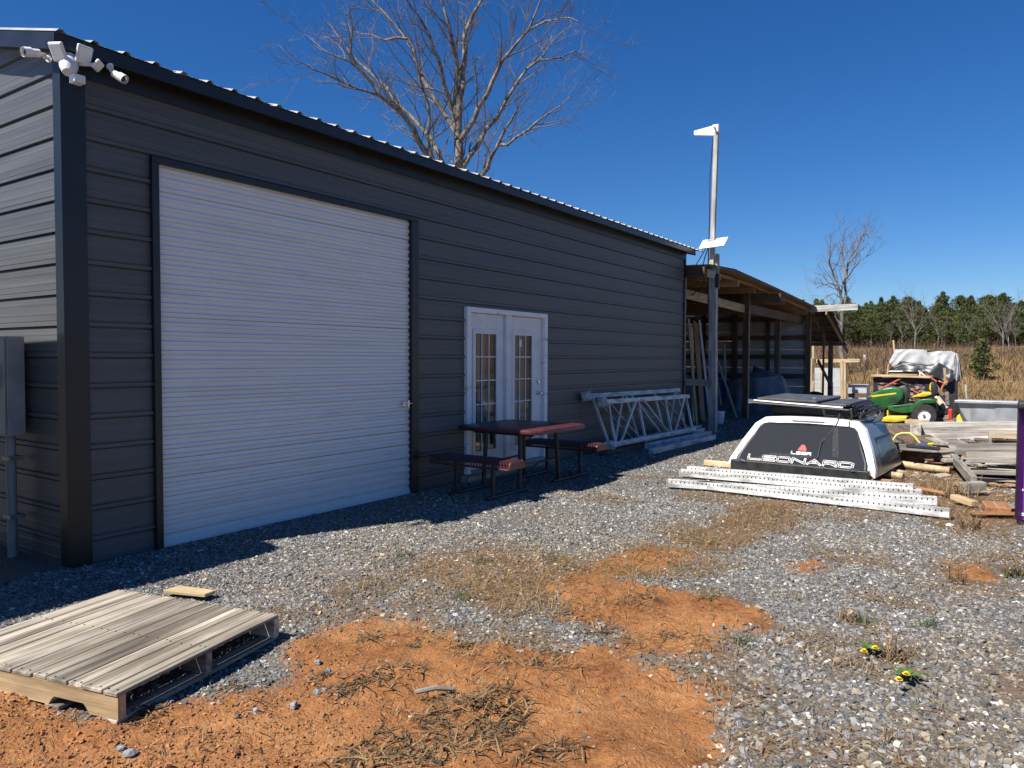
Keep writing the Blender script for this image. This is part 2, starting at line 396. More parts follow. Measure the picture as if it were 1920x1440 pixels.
def terrain(x, y):
    z = np.interp(x, [-400, 26, 33, 40, 50, 62, 74, 118, 150, 185, 420], [0, 0, -0.12, -0.2, 0.35, 1.45, 2.35, 2.95, 3.4, 4.2, 20])
    z = z + sstep(34, 60, x)*(fbm(x*0.07, y*0.07, 3, 3)-0.5)*1.0
    return z
def ground_z(x, y, cm=None):
    if cm is None: cm = clay_mask(x, y)
    near = sstep(40, 14, np.hypot(x, y))
    z = terrain(x, y) + near*((fbm(x*0.9, y*0.9, 21, 3)-0.5)*0.05)
    z = z - 0.012*near + cm*((fbm(x*3.1, y*3.1, 41, 4)-0.45)*0.115 + (fbm(x*13, y*13, 43, 3)-0.5)*0.045)*near
    # keep the strip along the building and the shed level
    flat = sstep(0.9, 0.2, np.maximum(5.0-y, 0)) * (x < 30) * (y > 4.0)
    return z*(1-flat) + terrain(x, y)*flat

def axis(*segs):
    a = []
    for lo, hi, st in segs: a += list(np.arange(lo, hi, st))
    return np.array(a)
gx = np.concatenate([axis((-400,-40,40),(-40,-6,4),(-6,0.6,0.5),(0.6,7.5,0.035),(7.5,13,0.08),(13,22,0.25),(22,40,0.6),(40,140,2.0),(140,190,4),(190,420,20)), [420]])
gy = np.concatenate([axis((-400,-60,40),(-60,-12,4),(-12,-3,0.5),(-3,5.2,0.04),(5.2,8,0.3),(8,20,1.0),(20,70,3),(70,400,40)), [400]])
GX, GY = np.meshgrid(gx, gy, indexing='ij')
CM = clay_mask(GX, GY); SM = straw_mask(GX, GY); GZ = ground_z(GX, GY, CM)
nI, nJ = GX.shape
V = np.stack([GX.ravel(), GY.ravel(), GZ.ravel()], 1)
idx = np.arange(nI*nJ).reshape(nI, nJ)
F = np.stack([idx[:-1,:-1].ravel(), idx[1:,:-1].ravel(), idx[1:,1:].ravel(), idx[:-1,1:].ravel()], 1)
field = sstep(27, 33, GX+2.0*(fbm(GX*0.3, GY*0.3, 8, 3)-0.5)) + sstep(-7, -12, GY) + sstep(17, 24, GY) + sstep(-9, -15, GX)
field = np.clip(field, 0, 1)
gcol = np.stack([CM.ravel(), np.clip(SM.ravel(), 0, 1), field.ravel()], 1)
gm, gb = base_mat('ground_soil', 0.95); N, L = nodes_of(gm)
at = N.new('ShaderNodeAttribute'); at.attribute_name = 'col'; sp = N.new('ShaderNodeSeparateColor'); L.new(at.outputs['Color'], sp.inputs[0])
tc = coords(N, L, (1, 1, 1))
nA = noise(N, L, tc, 1.7, 6); nB = noise(N, L, tc, 26, 5, 0.65); nC = noise(N, L, tc, 75, 4, 0.6); nD = noise(N, L, tc, 0.35, 5)
clay = ramp(N, [(0.35, (0.135, 0.052, 0.019)), (0.46, (0.275, 0.119, 0.045)), (0.56, (0.34, 0.158, 0.062)), (0.70, (0.45, 0.248, 0.115))])
mxf = N.new('ShaderNodeMath'); mxf.operation = 'MULTIPLY_ADD'; mxf.inputs[1].default_value = 0.5; L.new(nB.outputs['Fac'], mxf.inputs[0])
hl = N.new('ShaderNodeMath'); hl.operation = 'MULTIPLY'; hl.inputs[1].default_value = 0.5; L.new(nA.outputs['Fac'], hl.inputs[0]); L.new(hl.outputs[0], mxf.inputs[2]); L.new(mxf.outputs[0], clay.inputs[0])
grav = ramp(N, [(0.36, (0.065, 0.060, 0.053)), (0.52, (0.165, 0.152, 0.132)), (0.68, (0.28, 0.26, 0.225))]); L.new(nC.outputs['Fac'], grav.inputs[0])
straw = ramp(N, [(0.35, (0.105, 0.054, 0.023)), (0.65, (0.27, 0.155, 0.07))]); L.new(nB.outputs['Fac'], straw.inputs[0])
fld = ramp(N, [(0.30, (0.10, 0.064, 0.034)), (0.50, (0.225, 0.148, 0.070)), (0.70, (0.31, 0.22, 0.105))]); L.new(nD.outputs['Fac'], fld.inputs[0])
def mixc(a, b, f):
    m = N.new('ShaderNodeMix'); m.data_type = 'RGBA'; L.new(f, m.inputs[0]); L.new(a, m.inputs[6]); L.new(b, m.inputs[7]); return m.outputs[2]
sc_ = N.new('ShaderNodeMath'); sc_.operation = 'MULTIPLY'; sc_.inputs[1].default_value = 0.85; L.new(sp.outputs['Green'], sc_.inputs[0])
c = mixc(grav.outputs[0], straw.outputs[0], sc_.outputs[0]); c = mixc(c, clay.outputs[0], sp.outputs['Red']); c = mixc(c, fld.outputs[0], sp.outputs['Blue'])
L.new(c, gb.inputs['Base Color'])
hb = N.new('ShaderNodeMath'); hb.operation = 'ADD'; L.new(nB.outputs['Fac'], hb.inputs[0]); L.new(nC.outputs['Fac'], hb.inputs[1])
vo = N.new('ShaderNodeTexVoronoi'); vo.feature = 'DISTANCE_TO_EDGE'; vo.inputs['Scale'].default_value = 11.0
wn = N.new('ShaderNodeVectorMath'); wn.operation = 'MULTIPLY_ADD'; wn.inputs[1].default_value = (0.09, 0.09, 0.0); L.new(nA.outputs['Color'], wn.inputs[0]); L.new(tc.outputs[0], wn.inputs[2]); L.new(wn.outputs[0], vo.inputs['Vector'])
ck = N.new('ShaderNodeMapRange'); ck.inputs[1].default_value = 0.0; ck.inputs[2].default_value = 0.06; ck.inputs[3].default_value = -0.2; ck.inputs[4].default_value = 0.0; L.new(vo.outputs['Distance'], ck.inputs[0])
cg = N.new('ShaderNodeMapRange'); cg.inputs[1].default_value = 0.46; cg.inputs[2].default_value = 0.60; L.new(nA.outputs['Fac'], cg.inputs[0])
cm_ = N.new('ShaderNodeMath'); cm_.operation = 'MULTIPLY'; L.new(ck.outputs[0], cm_.inputs[0]); L.new(cg.outputs[0], cm_.inputs[1])
hc = N.new('ShaderNodeMath'); hc.operation = 'ADD'; L.new(hb.outputs[0], hc.inputs[0]); L.new(cm_.outputs[0], hc.inputs[1])
add_bump(N, L, gb, hc.outputs[0], 0.8, 0.022); gb.inputs['Specular IOR Level'].default_value = 0.15
tag(put('ground', big_mesh('ground', V, F, gm, gcol, True)), kind='structure')

# ------------------------------------------------------------------ loose stones
def in_view(x, y, z, m=0.16):
    d = np.stack([x, y, z-EYE[2]], 1); dz = d@_f
    u = FPX*(d@_r)/np.maximum(dz, 1e-3); v = FPX*(d@_u)/np.maximum(dz, 1e-3)
    return (dz > 0.3) & (np.abs(u) < W0/2*(1+m)+60) & (np.abs(v) < H0/2*(1+m))
CUBE_V = np.array([(-1,-1,-1),(1,-1,-1),(1,1,-1),(-1,1,-1),(-1,-1,1),(1,-1,1),(1,1,1),(-1,1,1)], float)
CUBE_F = np.array([(4,5,6,7),(0,1,5,4),(1,2,6,5),(2,3,7,6),(3,0,4,7)])
def rot_mats(n, tilt):
    a = rng.uniform(0, 2*np.pi, n); t = rng.normal(0, tilt, n); b = rng.uniform(0, 2*np.pi, n)
    def ax(u, th):
        c, s = np.cos(th), np.sin(th); x, y, z = u.T; C = 1-c
        return np.stack([np.stack([c+x*x*C, x*y*C-z*s, x*z*C+y*s], 1), np.stack([y*x*C+z*s, c+y*y*C, y*z*C-x*s], 1), np.stack([z*x*C-y*s, z*y*C+x*s, c+z*z*C], 1)], 1)
    R1 = ax(np.tile([0., 0., 1.], (n, 1)), a); R2 = ax(np.stack([np.cos(b), np.sin(b), 0*b], 1), t)
    return R2 @ R1
def stones(name, x, y, size, flat, cols, mat, label, cat, tilt=0.45, lift=0.35):
    n = len(x); z = ground_z(x, y)
    jit = rng.uniform(0.45, 1.0, (n, 8, 3))
    taper = rng.uniform(0.35, 1.0, (n, 1, 2))
    v = CUBE_V[None]*jit
    v[:, 4:, :2] *= taper
    dims = np.stack([size*rng.uniform(0.75, 1.45, n), size*rng.uniform(0.55, 1.0, n), size*flat*rng.uniform(0.6, 1.2, n)], 1)
    v = v*dims[:, None, :]*0.5
    v = np.einsum('nij,nkj->nki', rot_mats(n, tilt), v)
    v += np.stack([x, y, z+dims[:, 2]*lift*0.5], 1)[:, None, :]
    f = (CUBE_F[None]+np.arange(n)[:, None, None]*8).reshape(-1, 4)
    o = put(name, big_mesh(name, v.reshape(-1, 3), f, mat, np.repeat(cols, 8, axis=0)))
    tag(o, label, cat, kind='stuff'); return o
def scatter(n, x0, x1, y0, y1):
    return rng.uniform(x0, x1, n), rng.uniform(y0, y1, n)
def off_building(x, y): return ~((x > 2.66) & (y > 5.66) & (x < 14.8))
sx, sy = [], []
for (n, b) in ((118000, (0.9, 4.2, -2.2, 4.6)), (66000, (1.8, 5.0, 3.9, 5.75)), (125000, (4.2, 8.0, -2.5, 5.75)), (84000, (8.0, 13.5, -3, 5.75)), (32000, (13.5, 20, -3, 6.5)), (14000, (20, 29, -3, 7.5))):
    a, c_ = scatter(n, *b); sx.append(a); sy.append(c_)
sx = np.concatenate(sx); sy = np.concatenate(sy)
z0_ = np.zeros_like(sx); near_ = in_view(sx, sy, z0_, 0.03)
k = (near_ | (in_view(sx, sy, z0_, 0.62) & (rng.uniform(0, 1, len(sx)) < 0.33))) & (rng.uniform(0, 1, len(sx)) < 0.94) & off_building(sx, sy); sx, sy = sx[k], sy[k]
cmk = clay_mask(sx+rng.normal(0, 0.06, len(sx)), sy+rng.normal(0, 0.06, len(sx))); smk = straw_mask(sx, sy)
pat = fbm(sx*1.3, sy*1.3, 63, 3)
keep = rng.uniform(0, 1, len(sx)) < np.clip((1-cmk*1.02)*(1-0.62*np.clip(smk, 0, 1)), 0.006, 1)*np.clip(0.45+1.4*(pat-0.25), 0.4, 1.0)
sx, sy, cmk, smk = sx[keep], sy[keep], cmk[keep], smk[keep]
n = len(sx)
slab = sstep(2.0, 0.3, sy)*sstep(7, 3, sx)
size = rng.lognormal(0, 0.34, n)*(0.0190+0.006*slab)*np.clip(1+0.035*(np.hypot(sx, sy)-5), 1, 1.6)
size = np.minimum(size, 0.042)
tone = rng.uniform(0, 1, n)
c0 = np.array([0.075, 0.074, 0.072]); c1 = np.array([0.28, 0.275, 0.266])
cols = c0+(c1-c0)*(tone[:, None]**1.5)
wh = rng.uniform(0, 1, n) < 0.05; cols[wh] = rng.uniform(0.36, 0.58, (wh.sum(), 1))*np.array([1, 0.985, 0.95])
tn = rng.uniform(0, 1, n) < (0.16+0.35*sstep(0.0, 0.4, cmk)+0.30*np.clip(smk, 0, 1)+0.35*sstep(0.5, 0.65, fbm(sx*0.8, sy*0.8, 83, 3))); cols[tn] = cols[tn]*np.array([1.16, 1.0, 0.78])
gv = stones('gravel', sx, sy, size, np.where(rng.uniform(0, 1, n) < 0.55, 0.30, 0.6), cols, 'gravel_stone', 'loose grey crushed stone gravel covering the yard', 'gravel')
N_STONES = n
# crumbs of clay
a, b_ = scatter(60000, 0.9, 5.2, -1.6, 3.9)
k = in_view(a, b_, 0*a); a, b_ = a[k], b_[k]; cmk = clay_mask(a, b_)
dens = cmk*np.clip(0.02+1.0*sstep(2.1, 1.0, a-0.30*b_)+0.5*(fbm(a*1.6, b_*1.6, 91, 3)-0.52), 0.03, 1)
k = rng.uniform(0, 1, len(a)) < dens; a, b_ = a[k], b_[k]; n = len(a)
cc = np.array([0.29, 0.134, 0.055])*rng.uniform(0.65, 1.3, (n, 1))
stones('clay_crumbs', a, b_, np.minimum(rng.lognormal(0, 0.42, n)*0.010, 0.024), 0.8, cc, 'gravel_stone', 'crumbly orange clay lumps in front of the pallet', 'clay', 0.8)

# ------------------------------------------------------------------ blades: dry grass and weeds
def blades(name, P, length, width, col, lie, label, cat, mat='straw', seg=3, up=None):
    """P (n,3) roots; each blade a bent strip of seg quads"""
    n = len(P); az = rng.uniform(0, 2*np.pi, n)
    d = np.stack([np.cos(az), np.sin(az), 0*az], 1); sd = np.stack([-np.sin(az), np.cos(az), 0*az], 1)
    el = np.clip(lie + rng.normal(0, 0.25, n), 0.02, 1.5)      # start elevation angle
    rows = []; p = P.copy(); w_ = width
    bend = rng.uniform(0.1, 0.5, n)
    for i in range(seg+1):
        t = i/seg; ww = (w_*(1-0.85*t))[:, None]
        rows.append(p-sd*ww*0.5); rows.append(p+sd*ww*0.5)
        e = el-bend*i
        p = p+(d*np.cos(e)[:, None]+np.array([0, 0, 1])*np.sin(e)[:, None])*(length/seg)[:, None]
        p[:, 2] = np.maximum(p[:, 2], P[:, 2]+0.003)
        d = d + sd*rng.normal(0, 0.25, n)[:, None]; d /= np.linalg.norm(d, axis=1)[:, None]
    Vv = np.stack(rows, 1).reshape(-1, 3); m = 2*(seg+1)
    f = np.array([(2*i, 2*i+1, 2*i+3, 2*i+2) for i in range(seg)])
    Ff = (f[None]+np.arange(n)[:, None, None]*m).reshape(-1, 4)
    o = put(name, big_mesh(name, Vv, Ff, mat, np.repeat(col, m, axis=0))); tag(o, label, cat, kind='stuff'); return o
a, b_ = scatter(150000, 2.0, 14, -2.0, 4.6); k = in_view(a, b_, 0*a); a, b_ = a[k], b_[k]
smk = straw_mask(a, b_)*np.clip(2.2*fbm(a*2.7, b_*2.7, 55, 3)-0.6, 0.05, 1.3)
k = rng.uniform(0, 1, len(a)) < smk*0.85; a, b_ = a[k], b_[k]; n = len(a)
tone = rng.uniform(0, 1, n)[:, None]
col = np.array([0.13, 0.07, 0.03])*(1-tone)+np.array([0.40, 0.27, 0.125])*tone
gr = rng.uniform(0, 1, n) < 0.07; col[gr] = np.array([0.10, 0.13, 0.04])
P = np.stack([a, b_, ground_z(a, b_)+0.012], 1)
blades('dry_grass', P, rng.uniform(0.06, 0.19, n), rng.uniform(0.003, 0.006, n), col, 0.22, 'matted dry brown grass lying over the gravel', 'grass', seg=2)
# dead weed clumps on the clay (each clump is a thing of its own)
def clump(x, y, n, spread, hgt, dark, name='dead_weed', lie=0.22, label='', wmul=1.0, group='dead weeds on the ground'):
    c = G(x, y); spread *= 1.2 if n > 85 else 0.8; n = int(n*0.85); a = c.x+np.clip(rng.normal(0, spread, n), -1.25*spread, 1.25*spread); b = c.y+np.clip(rng.normal(0, spread*0.8, n), -1.0*spread, 1.0*spread)
    tone = (rng.uniform(0, 1, n)**(1.6 if dark else 0.8))[:, None]
    col = np.array([0.045, 0.025, 0.013])*(1-tone)+np.array([0.38, 0.26, 0.13])*tone
    P = np.stack([a, b, ground_z(a, b)+0.004], 1)
    o = blades(name, P, rng.uniform(0.4, 1.0, n)*hgt, rng.uniform(0.004, 0.013, n)*wmul, col, lie, label, 'weed')
    del o['kind']; o['group'] = group; return o
for (x, y, n, s, h_) in ((660,1285,120,0.07,0.13),(745,1270,90,0.08,0.12),(600,1265,40,0.05,0.1),(830,1300,60,0.06,0.10),(850,1345,170,0.09,0.13),(930,1330,150,0.09,0.12),(960,1355,70,0.07,0.12),(700,1415,210,0.10,0.13),(800,1420,150,0.09,0.12),(890,1395,130,0.08,0.12),(870,1210,50,0.04,0.1),(775,1200,40,0.025,0.08),(690,1190,60,0.06,0.09),(1010,1425,110,0.08,0.11),(1000,1250,50,0.05,0.1),(940,1240,40,0.05,0.09),(430,1280,50,0.06,0.1),(280,1335,45,0.06,0.11),(1120,1185,50,0.08,0.1),(1190,1130,60,0.09,0.1),(1330,1120,60,0.08,0.09),(1250,1190,40,0.07,0.08)):
    where = ('beside the pallet on the orange clay' if x < 500 else 'on the upper orange clay patch beyond the gravel tongue' if x > 1100 else 'on bare clay at the gravel edge' if y < 1262 else
             'on the clay round the short brown stick' if abs(x-810) < 80 and y < 1350 else 'on the clay near the single grey stones' if x < 770 and y < 1300 else 'in the middle of the large orange clay patch')
    clump(x, y, n, s, h_, True, label=('thick' if n > 85 else 'thin')+' dark dried weed clump '+where)
for (x, y, n, s, h_) in ((1680,1235,70,0.06,0.16),(1590,1160,60,0.06,0.12),(1795,1090,50,0.06,0.16),(1900,1075,70,0.07,0.18),(1745,920,90,0.12,0.25),(1690,905,70,0.1,0.2),(1820,990,60,0.1,0.25),(1800,930,110,0.14,0.35)):
    clump(x, y, n, s, h_, False, name='straw_tuft', lie=1.0, label='pale straw tuft standing up among the grey gravel', group='straw tufts in the gravel')
for (x, y, n, s) in ((870,1120,60,0.05),(760,1042,40,0.05),(1040,1045,40,0.06),(905,1052,35,0.05),(1390,1200,40,0.05),(1620,1165,40,0.04),(1740,1170,35,0.04),(1905,1080,50,0.06)):
    c = G(x, y); a = c.x+np.clip(rng.normal(0, s, n), -s, s); b = c.y+np.clip(rng.normal(0, s, n), -s, s)
    col = np.array([0.055, 0.085, 0.025])*rng.uniform(0.6, 1.6, (n, 1))
    o = blades('grass_tuft', np.stack([a, b, ground_z(a, b)], 1), rng.uniform(0.05, 0.11, n), rng.uniform(0.004, 0.007, n), col, 0.9, 'small tuft of green grass growing through the gravel', 'grass')
    del o['kind']; o['group'] = 'green grass tufts in the gravel'
# field grass and brush on the slope
n = 64000
a = rng.uniform(31, 78, n); b_ = a*rng.uniform(-0.12, 0.36, n)
pt = fbm(a*0.13, b_*0.2, 71, 3); k = rng.uniform(0, 1, n) < np.clip(0.25+2.0*(pt-0.35), 0.08, 1); a, b_, pt = a[k], b_[k], pt[k]; n = len(a)
tone = np.clip(pt[:, None]*1.5-0.25+rng.normal(0, 0.18, (n, 1)), 0, 1)
col = np.array([0.13, 0.083, 0.043])*(1-tone)+np.array([0.36, 0.245, 0.11])*tone
P = np.stack([a, b_, ground_z(a, b_)], 1)
blades('field_grass', P, rng.uniform(0.22, 0.62, n)*np.clip((a-30)/9, 0.15, 1), rng.uniform(0.02, 0.05, n), col, 0.95, 'tall golden broom grass covering the slope behind the yard', 'grass', seg=2)
n = 40000
a = rng.uniform(46, 152, n); b_ = a*rng.uniform(-0.10, 0.34, n)
dens = np.maximum(sstep(0.16, 0.24, b_/a)*sstep(74, 60, a), sstep(126, 142, a)*0.9)+0.7*sstep(0.46, 0.60, fbm(a*0.09, b_*0.16, 29, 3))*sstep(80, 70, a)*sstep(40, 52, a)
k = rng.uniform(0, 1, n) < dens; a, b_ = a[k], b_[k]; n = len(a)
col = np.array([0.145, 0.092, 0.066])*rng.uniform(0.5, 1.35, (n, 1))
P = np.stack([a, b_, ground_z(a, b_)], 1)
blades('brush', P, rng.uniform(0.5, 1.7, n), rng.uniform(0.02, 0.045, n), col, 1.0, 'bare brown brush and saplings at the foot of the pines', 'brush', seg=2)
a, b_ = scatter(9000, 1.0, 5.2, -1.0, 3.6); k = in_view(a, b_, 0*a); a, b_ = a[k], b_[k]; cmk = clay_mask(a, b_)
k = rng.uniform(0, 1, len(a)) < cmk*np.clip(2.6*fbm(a*1.5, b_*1.5, 97, 3)-1.0, 0.04, 1); a, b_ = a[k], b_[k]; n = len(a)
tone = (rng.uniform(0, 1, n)**1.7)[:, None]; col = np.array([0.06, 0.034, 0.018])*(1-tone)+np.array([0.46, 0.33, 0.17])*tone
blades('plant_litter', np.stack([a, b_, ground_z(a, b_)+0.003], 1), rng.uniform(0.02, 0.11, n), rng.uniform(0.002, 0.008, n), col, 0.12, 'scattered dead leaves and stalks strewn over the orange clay', 'litter', seg=2)
# single stones on the clay
def rock(x, y, s, flat=0.7):
    bm = bmesh.new(); bmesh.ops.create_icosphere(bm, subdivisions=2, radius=1)
    ph = rng.uniform(0, 6, 3)
    for v in bm.verts:
        q = v.co; f = 1+0.22*math.sin(3*q.x+ph[0])+0.2*math.sin(4*q.y+ph[1])+0.12*math.sin(5*q.z+ph[2])
        v.co = Vector((round(q.x*f*2.2)/2.2*0.35+q.x*f*0.65, q.y*f*0.75, q.z*f*flat))*s
    me = bpy.data.meshes.new('rock'); bm.to_mesh(me); bm.free(); me.materials.append(MATS['rock_grey'])
    c = G(x, y); z = float(ground_z(np.array([c.x]), np.array([c.y]))[0])
    o = put('rock', me, None, Matrix.Translation((c.x, c.y, z+s*flat*0.45)) @ Matrix.Rotation(rng.uniform(0, 6), 4, 'Z'))
    return o
for (x, y, s) in ((551,1328,0.022),(480,1332,0.02),(596,1242,0.018),(616,1258,0.02),(245,1410,0.024),(225,1405,0.018),(595,1300,0.02),(610,1296,0.016)):
    tag(rock(x, y, s), 'small grey stone lying by itself on the orange clay', 'stone', 'single stones on the clay')
for (x, y, s) in ((1500,1205,0.03),(1680,1230,0.022)): tag(rock(x, y, s, 0.5), 'larger slate chip lying among the fine gravel', 'stone', 'slate chips in the gravel')
# a short stick in the clay
p0, p1 = G(778, 1298, 0.02), G(856, 1292, 0.02); pm = (p0+p1)/2+Vector((0.01, 0.012, 0.006))
tag(obj('stick', MB().tube([p0, pm, p1], [0.011, 0.012, 0.007], 7), 'bark_grey', smooth=40), 'short brown stick half sunk in the orange clay', 'stick')

# dandelions
def dandelion(spots, leaves, label):
    c = G(*leaves); rt = root('dandelion', label, 'flower', (c.x, c.y, 0))
    for i in range(9):
        a = i*0.7+rng.uniform(-0.2, 0.2); l = rng.uniform(0.06, 0.1); mb = MB()
        ex = Vector((math.cos(a), math.sin(a), 0)); ey = Vector((-math.sin(a), math.cos(a), 0)); rows = []
        for t in (0, 0.25, 0.5, 0.75, 1):
            wv = 0.011*math.sin(math.pi*min(0.15+t*0.85, 1))+0.001; q = ex*l*t+Vector((0, 0, 0.012+0.028*math.sin(t*2.6)))
            rows.append([q-ey*wv+Vector((0,0,0.004)), q, q+ey*wv+Vector((0,0,0.004))])
        obj('leaf', mb.sheet(rows), 'leaf_green', rt, smooth=60)
    for (x, y) in spots:
        q = G(x, y, 0.05)-Vector((c.x, c.y, 0)); mb = MB()
        obj('stem', MB().tube([(q.x*0.5, q.y*0.5, 0.01), (q.x, q.y, q.z)], 0.0025, 5), 'leaf_green', rt)
        for ring, (m, r, zz) in enumerate(((14, 0.0175, 0.0), (12, 0.0125, 0.006), (8, 0.008, 0.010))):
            for j in range(m):
                a = 2*math.pi*j/m+ring*0.2; e = Vector((math.cos(a), math.sin(a), 0)); t = Vector((-math.sin(a), math.cos(a), 0))*0.0045
                b0 = Vector((q.x, q.y, q.z+zz)); mb.add([b0-t*0.6, b0+t*0.6, b0+e*r+t+Vector((0,0,0.004)), b0+e*r-t+Vector((0,0,0.004))], [(0,1,2,3)])
        obj('flower', mb, 'flower_yellow', rt)
dandelion(((1620,1222),(1641,1216)), (1632,1226), 'pair of yellow dandelions by a pale straw tuft in gravel')
dandelion(((1685,1275),(1699,1265)), (1700,1275), 'pair of yellow dandelions above a dark green leaf rosette')

# ================================================================== METAL BUILDING
BX0, BX1, BY0, BY1 = 2.668, 14.74, 5.71, 14.85
PITCH_R = 0.25; EY = 5.51; EZ = 3.78; RIDGE = (BY0+BY1)/2; RP = 0.2286; RZ = 0.191
bld = root('metal_building', 'dark grey metal workshop with white roll-up door and ribbed siding', 'building', (BX0, BY0, 0))
def prof(z0, z1):
    kz, ko = [-1.0], [0.0]
    z = RZ-RP*2
    while z < 6:
        kz += [z-0.030, z-0.027, z-0.020, z-0.015, z+0.011, z+0.015, z+0.021, z+0.024]; ko += [0, -0.014, -0.014, 0.016, 0.016, -0.003, -0.003, 0]
        for f in (1/3, 2/3):
            c = z+RP*f; kz += [c-0.012, c-0.006, c+0.006, c+0.012]; ko += [0, 0.0012, 0.0012, 0]
        z += RP
    kz = np.array(kz); ko = np.array(ko)
    zs = [z0]+[v for v in kz if z0 < v < z1]+[z1]
    return [(v, float(np.interp(v, kz, ko))) for v in zs]
def courses(z0, z1):
    e = [z0]; z = RZ-RP*2+0.032
    while z < z1-0.02:
        if z > z0+0.02: e.append(z)
        z += RP
    return list(zip(e, e[1:]+[z1]))
def front_panel(x0, x1, z0, z1):
    mb = MB(); mb.sheet([[(x0, BY0-o, z), ((x0+x1)/2, BY0-o, z), (x1, BY0-o, z)] for z, o in prof(z0, z1)])
    obj('siding_panel', mb, 'siding_grey', bld, I4)
for (x0, x1, zz0, zz1) in ((2.78,3.32,-0.02,3.10),(6.44,7.36,-0.02,2.17),(9.25,BX1,-0.02,2.17),(6.44,BX1,2.17,3.10),(2.78,BX1,3.10,3.74)):
    for z0, z1 in courses(zz0, zz1): front_panel(x0, x1, z0, z1)
def gable_y(z):
    a = max(BY0, EY+(z-(EZ-0.06))/PITCH_R); return a, 2*RIDGE-a
for z0, z1 in courses(-0.02, EZ-0.06+PITCH_R*(RIDGE-EY)-0.05):
    rows = []
    for z, o in prof(z0, z1):
        a, b = gable_y(z); rows.append([(BX0-o, a, z), (BX0-o, (a+b)/2, z), (BX0-o, b, z)])
    obj('siding_panel', MB().sheet(rows), 'siding_grey', bld, I4)
# solid core behind the sheets
core = MB()
for lo, hi in (((2.70,5.74,-0.1),(7.36,5.82,3.74)),((9.26,5.735,-0.1),(14.72,5.82,3.74)),((7.36,5.735,2.17),(9.26,5.82,3.74)),((2.70,5.735,-0.1),(2.76,14.8,3.74)),((14.66,5.83,-0.1),(14.735,14.8,3.74)),((2.68,14.75,-0.1),(14.72,14.84,3.74))):
    core.box(lo, hi)
core.prism([(5.8, 3.74), (14.8, 3.74), (RIDGE, 4.88)], 14.66, 14.735, 'x'); core.prism([(5.8, 3.74), (14.8, 3.74), (RIDGE, 4.88)], 2.70, 2.76, 'x')
obj('wall', core, 'dark_void', bld, I4)
obj('floor_slab', MB().box((2.70,5.745,-0.12),(14.73,14.82,0.03)), 'concrete', bld, I4)
# trims
tr = 'trim_black'
mb = MB().box((BX0-0.026,BY0-0.026,-0.03),(BX0+0.138,BY0-0.0215,3.70)); mb.box((BX0-0.0345,BY0-0.026,-0.03),(BX0-0.0265,BY0+0.085,3.70))
obj('corner_trim', mb, tr, bld, I4)
mb = MB().box((BX1-0.06,BY0-0.027,-0.03),(BX1+0.012,BY0-0.021,3.70)); mb.box((BX1+0.006,BY0-0.026,-0.03),(BX1+0.013,BY0+0.08,3.70))
obj('corner_trim', mb, tr, bld, I4)
obj('eave_trim', MB().box((2.53,EY-0.004,EZ-0.105),(14.80,EY+0.02,EZ-0.006)), tr, bld, I4, bevel=0.003)
obj('soffit', MB().add([(2.54,EY+0.02,EZ-0.10),(14.79,EY+0.02,EZ-0.10),(14.79,BY0,EZ-0.055),(2.54,BY0,EZ-0.055)], [(0,1,2,3)]), tr, bld, I4)
obj('eave_flashing', MB().box((2.70,BY0-0.03,EZ-0.20),(14.72,BY0-0.022,EZ-0.06)), tr, bld, I4)
def gz(y): return EZ+PITCH_R*(min(y, 2*RIDGE-y)-EY)
for xs in (2.52, 14.80):
    mb = MB()
    for (ya, yb) in ((EY, RIDGE), (2*RIDGE-EY, RIDGE)):
        mb.add([(xs,ya,gz(ya)-0.125),(xs,yb,gz(yb)-0.125),(xs,yb,gz(yb)-0.01),(xs,ya,gz(ya)-0.01),(xs+0.012,ya,gz(ya)-0.125),(xs+0.012,yb,gz(yb)-0.125),(xs+0.012,yb,gz(yb)-0.01),(xs+0.012,ya,gz(ya)-0.01)],
               [(0,1,2,3),(7,6,5,4),(0,4,5,1),(3,2,6,7),(0,3,7,4)])
    obj('rake_trim', mb, tr, bld, I4)
mb = MB()
for (ya, yb) in ((EY, RIDGE), (2*RIDGE-EY, RIDGE)):
    mb.add([(2.532,ya,gz(ya)-0.105),(2.532,yb,gz(yb)-0.105),(BX0+0.03,yb,gz(yb)-0.105),(BX0+0.03,ya,gz(ya)-0.105)], [(0,1,2,3)])
obj('rake_soffit', mb, tr, bld, I4)
# roof: ribbed sheets
rf = obj('roof', MB().add([(2.54,EY+0.02,EZ-0.012),(14.79,EY+0.02,EZ-0.012),(14.79,RIDGE,gz(RIDGE)-0.02),(2.54,RIDGE,gz(RIDGE)-0.02),(2.54,2*RIDGE-EY-.02,EZ-0.012),(14.79,2*RIDGE-EY-.02,EZ-0.012)], [(0,1,2,3),(3,2,5,4)]), 'roof_metal', bld, I4)
def roof_sheet():
    xs, hs = [], []
    for i in range(4):
        c = i*RP
        xs += [c-0.034, c-0.016, c+0.016, c+0.034]; hs += [0, 0.021, 0.021, 0]
        for f in (1/3, 2/3): xs += [c+RP*f-0.008, c+RP*f, c+RP*f+0.008]; hs += [0, 0.004, 0]
    r0 = [(x, 0, h) for x, h in zip(xs, hs)]; L_ = math.hypot(RIDGE-EY, gz(RIDGE)-EZ)
    return mesh_of(MB().sheet([r0, [(x, L_+0.02, h) for x, _, h in r0]]), 'roof_panel', 'roof_metal')
rs = roof_sheet(); ang = math.atan(PITCH_R); k = 0
